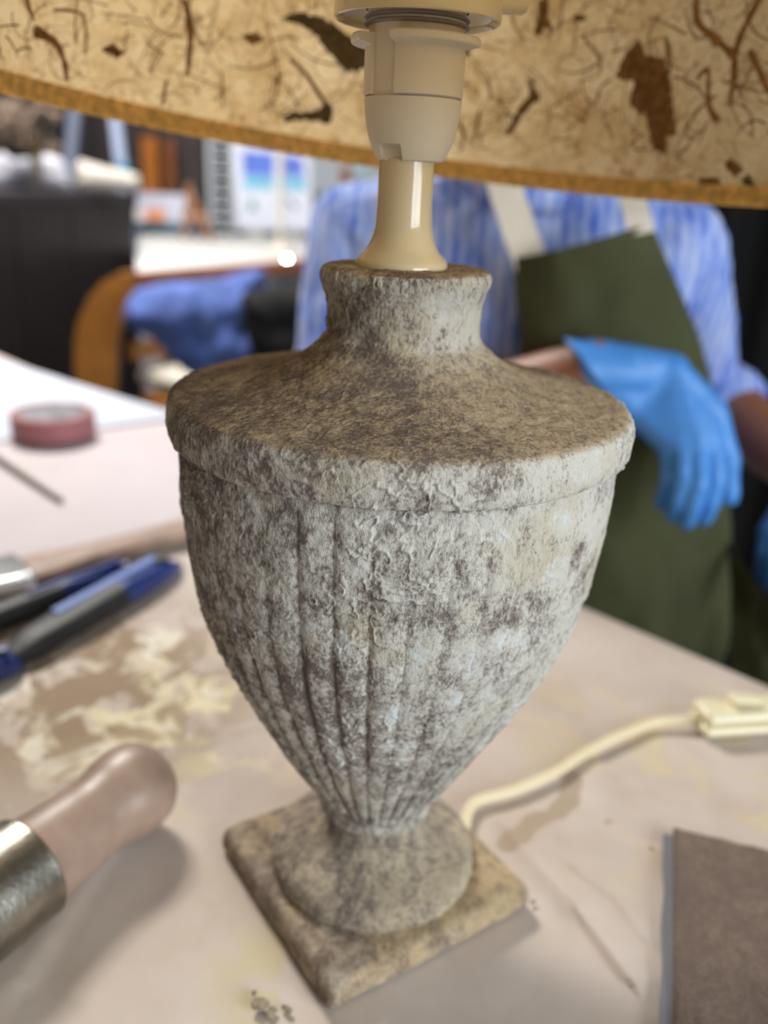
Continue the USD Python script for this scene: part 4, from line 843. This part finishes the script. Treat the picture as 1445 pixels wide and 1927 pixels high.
puff([(-30, 352), (-30, 300), (5, 286), (22, 300), (50, 298), (90, 290), (118, 300), (128, 330), (130, 354)], yv + .02, .03, plain('crumpled_tissue', (206, 204, 214), .85, .06, 14), 'tissue_heap', .012, 22, 4, label='crumpled white tissue on the sideboard behind the vase', cat='tissue paper')
puff([(140, 356), (142, 310), (150, 300), (190, 312), (235, 322), (262, 330), (266, 356)], yv - .02, .03, plain('beige_fabric', (190, 184, 176), .85, .05, 14), 'folded_fabric', .008, 20, 6, label='folded beige fabric on the sideboard right of the grey ladder leg', cat='fabric')
M_alu = plain('blue_grey_metal', (118, 126, 146), 0.4, 0.06, 12); M_alu2 = plain('pale_blue_metal', (172, 184, 214), 0.4, 0.05, 12)
lad = thing('step_ladder', 'grey aluminium step ladder standing behind the sideboard', 'ladder', (*at(185, 300, yv + .75)[:2], FLOOR))
yl = yv + .62
def post(pa, pb, y0, y1, w, zend):
    a, b = at(*pa, y0), at(*pb, y1); d = (a - b) / abs(a[2] - b[2]); lo = b + d * (zend - b[2]) / d[2] if d[2] else b; hi = a + d * .5
    return along(rbox((np.linalg.norm(hi - lo), w, .03), (np.linalg.norm(hi - lo) / 2, 0, 0), .004), lo, hi, z=(0, 1, 0))
lad.part('leg', post((142, 200), (128, 352), yl, yl, .042, FLOOR + .01), M_alu)
lad.part('leg', post((216, 215), (233, 352), yl + .04, yl + .04, .040, FLOOR + .01), M_alu2)
t_a, t_b = at(222, 312, yl - .03), at(243, 326, yl - .03)
lad.part('clamp', rbox((abs(t_b[0] - t_a[0]) * 1.1, .05, abs(t_b[2] - t_a[2]) * 1.3 + .01), (t_a + t_b) / 2, .006), plain('teal_plastic', (50, 130, 160), .5, .05, 10), label='teal plastic clamp on the ladder leg')
for k in range(4):
    zz = FLOOR + .22 + .25 * k; 
    lad.part('rung', rbox((.17, .05, .02), (at(185, 300, yl)[0] - .01, yl + .02, zz), .004), M_alu)

# dark wardrobe wall and leaning boards, far left
wy = 3.95
wr_a, wr_b = at(-400, 300, wy)[0], at(387, 330, wy)[0]
ward = thing('wardrobe', 'tall dark brown wardrobe against the back wall', 'wardrobe', ((wr_a + wr_b) / 2, wy + .15, FLOOR))
ward.part('body', rbox((wr_b - wr_a, .30, 2.3), ((wr_a + wr_b) / 2, wy + .165, FLOOR + 1.15), .004), plain('wardrobe_brown', (50, 41, 42), .5, .2, 4))
for k in range(4):
    w_ = (wr_b - wr_a) / 4; ward.part('door', rbox((w_ - .012, .02, 2.2), (wr_a + (k + .5) * w_, wy, FLOOR + 1.16), .004), plain(f'wardrobe_door{k}', [(30, 25, 28), (26, 22, 24), (34, 29, 30), (56, 46, 46)][k], .5, .15, 4))
for (xa, xb, ya, mat, lb) in ((265, 298, 256, M_orange, 'bright orange-brown board leaning on the wardrobe, left of two'), (309, 329, 262, plain('darker_orange_wood', (128, 70, 30), .45, .15, 14), 'darker orange-brown board leaning on the wardrobe, right of two')):
    a, b = at(xa, ya, wy - .085), at(xb, 300, wy - .085)
    obj('leaning_board', rbox((b[0] - a[0], .03, a[2] - FLOOR), ((a[0] + b[0]) / 2, wy - .085, (a[2] + FLOOR) / 2 + .0005), .004), mat, label=lb, cat='board')

# white bench and what stands on it
bz_ = 0.062
ba1, ba2, ba3, ba4 = tab(257, 512, bz_), tab(640, 484, bz_), tab(690, 452, bz_), tab(260, 440, bz_)
bench = thing('white_bench', 'white work bench with bright top at the back of the room', 'table', (*((ba1 + ba3) / 2)[:2], FLOOR))
bench.part('top', plate(Polygon([p[:2] for p in (ba1, ba2, ba3, ba4)]), bz_ - .04, bz_), plain('white_top', (212, 210, 208), .6, .02, 6), smooth=False)
cen = (ba1 + ba2 + ba3 + ba4) / 4
for p in (ba1, ba2, ba3, ba4):
    q = p + (cen - p) * .1; bench.part('leg', slab(q[0] - .025, q[0] + .025, q[1] - .025, q[1] + .025, FLOOR, bz_ - .041), M_white, smooth=False)
def on_bench(px, py): return tab(px, py, bz_)
def upright(px0, px1, pytop, pybot, d=.02, z0=None):
    """box standing on the bench whose near face spans the pixels"""
    a = on_bench((px0 + px1) / 2, pybot); x0, x1 = at(px0, pybot, a[1])[0], at(px1, pybot, a[1])[0]; zt_ = at((px0 + px1) / 2, pytop, a[1])[2]
    return x0, x1, a[1], zt_
x0, x1, y_, z1 = upright(256, 352, 366, 441)
tr = thing('tray', 'dark teal tray on the white bench under the white box', 'tray', ((x0 + x1) / 2, y_ + .12, bz_))
xa, xb = x0 - .01, at(376, 430, y_)[0]; ztray = at(300, 421, y_)[2]
tr.part('tray_base', rbox((xb - xa, .26, ztray - bz_ - .001), ((xa + xb) / 2, y_ + .13, (ztray + bz_) / 2), .006), plain('dark_teal', (44, 78, 98), .5, .1, 8))
bx = thing('white_box', 'white box with an orange panel standing on the teal tray', 'box', ((x0 + x1) / 2, y_ + .12, ztray + .001))
bx.part('carton', rbox((x1 - x0, .16, z1 - ztray - .002), ((x0 + x1) / 2, y_ + .12, (z1 + ztray) / 2), .004), plain('lavender_white', (206, 208, 226), .6, .03, 8))
oa, ob = at(274, 392, y_ + .035), at(311, 417, y_ + .035)
bx.part('panel', rbox((ob[0] - oa[0], .006, oa[2] - ob[2]), ((oa[0] + ob[0]) / 2, y_ + .036, (oa[2] + ob[2]) / 2), .002), plain('soft_orange', (238, 158, 108), .6, .05, 8), label='orange square on the box front')
oa2, ob2 = at(254, 392, y_ + .035), at(273, 417, y_ + .035)
bx.part('panel', rbox((ob2[0] - oa2[0], .006, oa2[2] - ob2[2]), ((oa2[0] + ob2[0]) / 2, y_ + .036, (oa2[2] + ob2[2]) / 2), .002), plain('blush_white', (244, 232, 228), .6, .03, 8), label='pale square on the box front')
# small wooden easel
ea = on_bench(372, 452); ye = ea[1]
es = thing('small_easel', 'small wooden tabletop easel right of the white box', 'easel', (ea[0], ye, bz_))
def stick(a, b, r_, ya=ye, yb=ye): return sweep([at(*a, ya), at(*b, yb)], r_, 10, up=(0, 1, .1))
M_es = plain('tan_wood', (160, 112, 76), .55, .12, 20)
es.part('leg', stick((355, 346), (346, 452), .010), M_es); es.part('leg', stick((352, 350), (398, 452), .010), M_es); es.part('leg', stick((356, 346), (374, 447), .009, ye, ye + .10), M_es)
es.part('crossbar', stick((344, 408), (392, 410), .013), M_es)
# white shelf unit
x0, x1, y_, z1 = upright(396, 438, 240, 436)
shf = thing('shelf_rack', 'narrow pale grey shelf rack left of the posters', 'shelf', ((x0 + x1) / 2, y_ + .1, bz_))
M_rack = plain('rack_grey', (236, 240, 245), .5, .05, 6)
for x in (x0, x1): shf.part('side', rbox((.012, .20, z1 - bz_), (x, y_ + .1, (z1 + bz_) / 2), .003), M_rack)
shf.part('back', rbox((x1 - x0, .008, z1 - bz_ - .01), ((x0 + x1) / 2, y_ + .198, (z1 + bz_) / 2), .002), plain('rack_back', (226, 232, 240), .5, .05, 6))
nsh = 9
for k in range(nsh): shf.part('shelf', rbox((x1 - x0 - .014, .18, .010), ((x0 + x1) / 2, y_ + .1, bz_ + .012 + k * (z1 - bz_ - .03) / (nsh - 1)), .002), M_rack)
# two posters on stands
M_post = plain('poster_white', (226, 230, 246), .6, .02, 6); M_pb = plain('print_blue', (92, 122, 222), .6, .25, 30); M_pt = plain('print_teal', (116, 196, 226), .6, .15, 30); M_pg = plain('print_green', (110, 166, 150), .6, .2, 20); M_pd = plain('print_slate', (120, 140, 170), .6, .25, 20)
def poster(corners, blocks, y, lean, lb, bits):
    t = thing('poster', lb, 'poster', (at(*corners[3], y)[0], y, bz_))
    def quad(px, mat, name, off, th=.002):
        Q = np.array([at(*q, y) for q in px]); zb = at(*corners[3], y)[2]
        Q[:, 1] += (Q[:, 2] - zb) * lean
        G = np.array([[Q[0], Q[1]], [Q[3], Q[2]]]) + [0, off, 0]; t.part(name, thick(G, np.array([0, th, 0])), mat, smooth=False)
    quad(corners, M_post, 'sheet', 0)
    for px, mat in blocks: quad(px, mat, 'printed_picture', -.0012, .001)
    for px, mat in bits: quad(px, mat, 'printed_mark', -.0012, .001)
yp = on_bench(500, 444)[1]
poster([(428, 225), (524, 232), (528, 433), (446, 432)], [([(452, 283), (514, 288), (514, 331), (456, 330)], M_pb), ([(456, 332), (514, 333), (514, 356), (458, 355)], M_pt)], yp, .12, 'white poster with blue and teal pictures, left of the beige stand', [([(466, 378), (480, 376), (482, 396), (468, 398)], M_pg)])
poster([(529, 232), (580, 238), (588, 436), (531, 433)], [([(532, 292), (566, 296), (572, 332), (533, 331)], M_pb), ([(533, 334), (573, 335), (576, 359), (534, 357)], M_pt)], yp, .12, 'white poster with blue and teal pictures, right of the beige stand', [([(536, 374), (544, 372), (562, 392), (554, 396)], M_pd)])
for k, (a, b, lb) in enumerate(((466, 500, 'small pale grey dish on the bench under the left poster'), (540, 570, 'small pale grey dish on the bench under the right poster'))):
    c = on_bench((a + b) / 2, 448); w_ = at(b, 448, c[1])[0] - at(a, 448, c[1])[0]
    obj('dish', lathe([(.0001, bz_ + .001), (w_ * .4, bz_ + .001), (w_ * .5, bz_ + .035), (w_ * .47, bz_ + .035), (w_ * .38, bz_ + .006), (.0001, bz_ + .006)], 32, (c[0], c[1], 0)), plain(f'dish_grey{k}', (176, 180, 176), .5, .05, 10), label=lb, cat='dish')
# beige floor-lamp-like stand on the bench
c = on_bench(528, 476); zt_ = at(524, 270, c[1])[2]
sd_ = thing('slim_stand', 'slim beige stand on the bench between the two posters', 'stand', (c[0], c[1], bz_))
M_beige = plain('beige_enamel', (206, 200, 184), .4, .04, 8)
sd_.part('base', lathe([(.0001, bz_ + .0005), (.055, bz_ + .0005), (.055, bz_ + .008), (.03, bz_ + .018), (.012, bz_ + .04), (.0001, bz_ + .04)], 32, (c[0], c[1], 0)), M_beige)
sd_.part('pole', sweep([(c[0], c[1], bz_ + .035), (c[0], c[1], zt_ + .15)], .011, 14, up=(1, 0, 0)), M_beige)
c = on_bench(540, 497); 
lb_ = thing('bright_spot', 'small glowing ball added as a bright spot at the front of the white bench', 'lamp', (c[0], c[1], bz_))
lb_.part('holder', lathe([(.0001, bz_ + .0005), (.012, bz_ + .0005), (.012, bz_ + .004), (.006, bz_ + .010), (.0001, bz_ + .010)], 24, (c[0], c[1], 0)), M_chrome)
m = trimesh.creation.icosphere(2, .006); m.apply_translation((c[0], c[1], bz_ + .0155))
M_em = usdkit.material(stage, L + 'spot_glow', {'e': ('emission', {'color': (1, .97, .92), 'strength': 90.0})}, [], surface='e.emission')
lb_.part('bulb', m, M_em, smooth=True)  # glowing ball added for a bright spot, no known lamp there
# small things on the pale wall
for (a, b, mat, nm, lb, ct) in (((640, 312), (660, 352), plain('rust_print', (166, 116, 96), .6, .1, 10), 'wall_picture', 'small rust-brown picture on the pale back wall', 'picture'), ((668, 300), (692, 334), plain('ice_blue_print', (190, 226, 240), .6, .05, 10), 'wall_card', 'pale blue card on the back wall beside the rust-brown picture', 'card')):
    p, q = at(*a, 4.285), at(*b, 4.285); obj(nm, rbox((q[0] - p[0], .012, p[2] - q[2]), ((p[0] + q[0]) / 2, 4.2935, (p[2] + q[2]) / 2), .003), mat, label=lb, cat=ct)

# bentwood armchair with denim and a black bag thrown on it
yc = 1.95
chair = thing('armchair', 'bentwood armchair with honey wood end panel and reddish top rail', 'chair', (*at(350, 600, yc)[:2], FLOOR))
arch_px = [(150, 760), (140, 690), (140, 640), (148, 600), (166, 560), (192, 530), (222, 514), (252, 512), (252, 545), (240, 562), (228, 590), (220, 630), (216, 680), (214, 760)]
AP = [at(*q, yc) for q in arch_px]; low = FLOOR + .002
poly = Polygon([(q[0], q[2]) for q in AP] + [(AP[-1][0], low), (AP[0][0] - .004, low)])
def arch(y): 
    m = plate(poly.buffer(.006).buffer(-.006), 0, .04); v = m.vertices; m = trimesh.Trimesh(np.stack([v[:, 0], y + v[:, 2], v[:, 1]], 1), m.faces, process=False); m.invert(); m.fix_normals(); return m
chair.part('end_panel', arch(yc), M_honey)
ra, rb_ = at(238, 524, yc + .02), tab(600, 492, 0.0) ; rzz = at(240, 522, yc)[2]
rb_ = tab(610, 489, rzz)
rl = np.linalg.norm((rb_ - ra)[:2])
chair.part('top_rail', along(rbox((rl, .035, .042), (rl / 2, 0, 0), .008), np.array([ra[0], ra[1], rzz - .012]), np.array([rb_[0], rb_[1], rzz - .012])), M_redwood, label='reddish brown top rail')
dvec = (rb_ - ra)[:2] / rl; nv_ = np.array([dvec[1], -dvec[0]])
def on_chair(s, d, z): p = ra[:2] + dvec * s + nv_ * d; return (p[0], p[1], z)
zs = at(270, 718, yc - .1)[2]
chair.part('seat', rbox((rl * .92, .46, .05), on_chair(rl * .5, .20, zs - .025), .02, rotz=math.atan2(dvec[1], dvec[0])), plain('pale_seat', (206, 200, 186), .8, .05, 8), label='pale seat')
chair.part('seat_frame', rbox((rl * .94, .40, .04), on_chair(rl * .5, .20, zs - .085), .006, rotz=math.atan2(dvec[1], dvec[0])), M_honey)
chair.part('back_rail', along(rbox((rl, .03, .05), (rl / 2, 0, 0), .006), np.array([ra[0], ra[1], zs + .05]), np.array([rb_[0], rb_[1], zs + .05])), M_honey)
chair.part('end_panel', along(rbox((.78 + rzz - .05, .05, .04), ((.78 + rzz - .05) / 2, 0, 0), .006), np.array([rb_[0], rb_[1], low + .001]), np.array([rb_[0], rb_[1], low + 1]), z=(0, 1, 0)), M_honey)
for s in (.08, .92): chair.part('leg', rbox((.04, .04, zs - .06 - FLOOR), on_chair(rl * s, .36, (zs - .06 + FLOOR) / 2 - .001), .006), M_honey)
M_denim = plain('denim', (74, 96, 160), .85, .55, 16)
puff([(232, 604), (236, 570), (256, 545), (300, 533), (360, 528), (420, 522), (470, 508), (502, 508), (500, 540), (530, 570), (560, 600), (565, 690), (480, 716), (380, 715), (345, 698), (318, 668), (285, 636), (252, 622)], yc - .10, .07, M_denim, 'denim_jacket', .03, 14, 5, label='crumpled blue denim jacket thrown over the armchair', cat='jacket')
puff([(452, 560), (462, 548), (500, 540), (540, 532), (600, 530), (640, 560), (650, 690), (560, 705), (500, 690), (470, 655), (458, 610)], yc - .20, .05, M_black, 'black_bag', .015, 14, 8, label='black bag lying on the armchair beside the denim jacket', cat='bag')
# black curtain, right
cxs = np.linspace(.36, 2.2, 220); czs = np.linspace(FLOOR + .004, 1.6, 12)
CX, CZ = np.meshgrid(cxs, czs, indexing='ij'); CY = 1.75 + .03 * np.sin(CX * 48) + .012 * np.sin(CX * 21 + 1)
obj('black_curtain', thick(np.stack([CX, CY, CZ], -1), np.array([0, .004, 0])), M_black, smooth=True, label='black curtain hanging behind the seated person', cat='curtain')
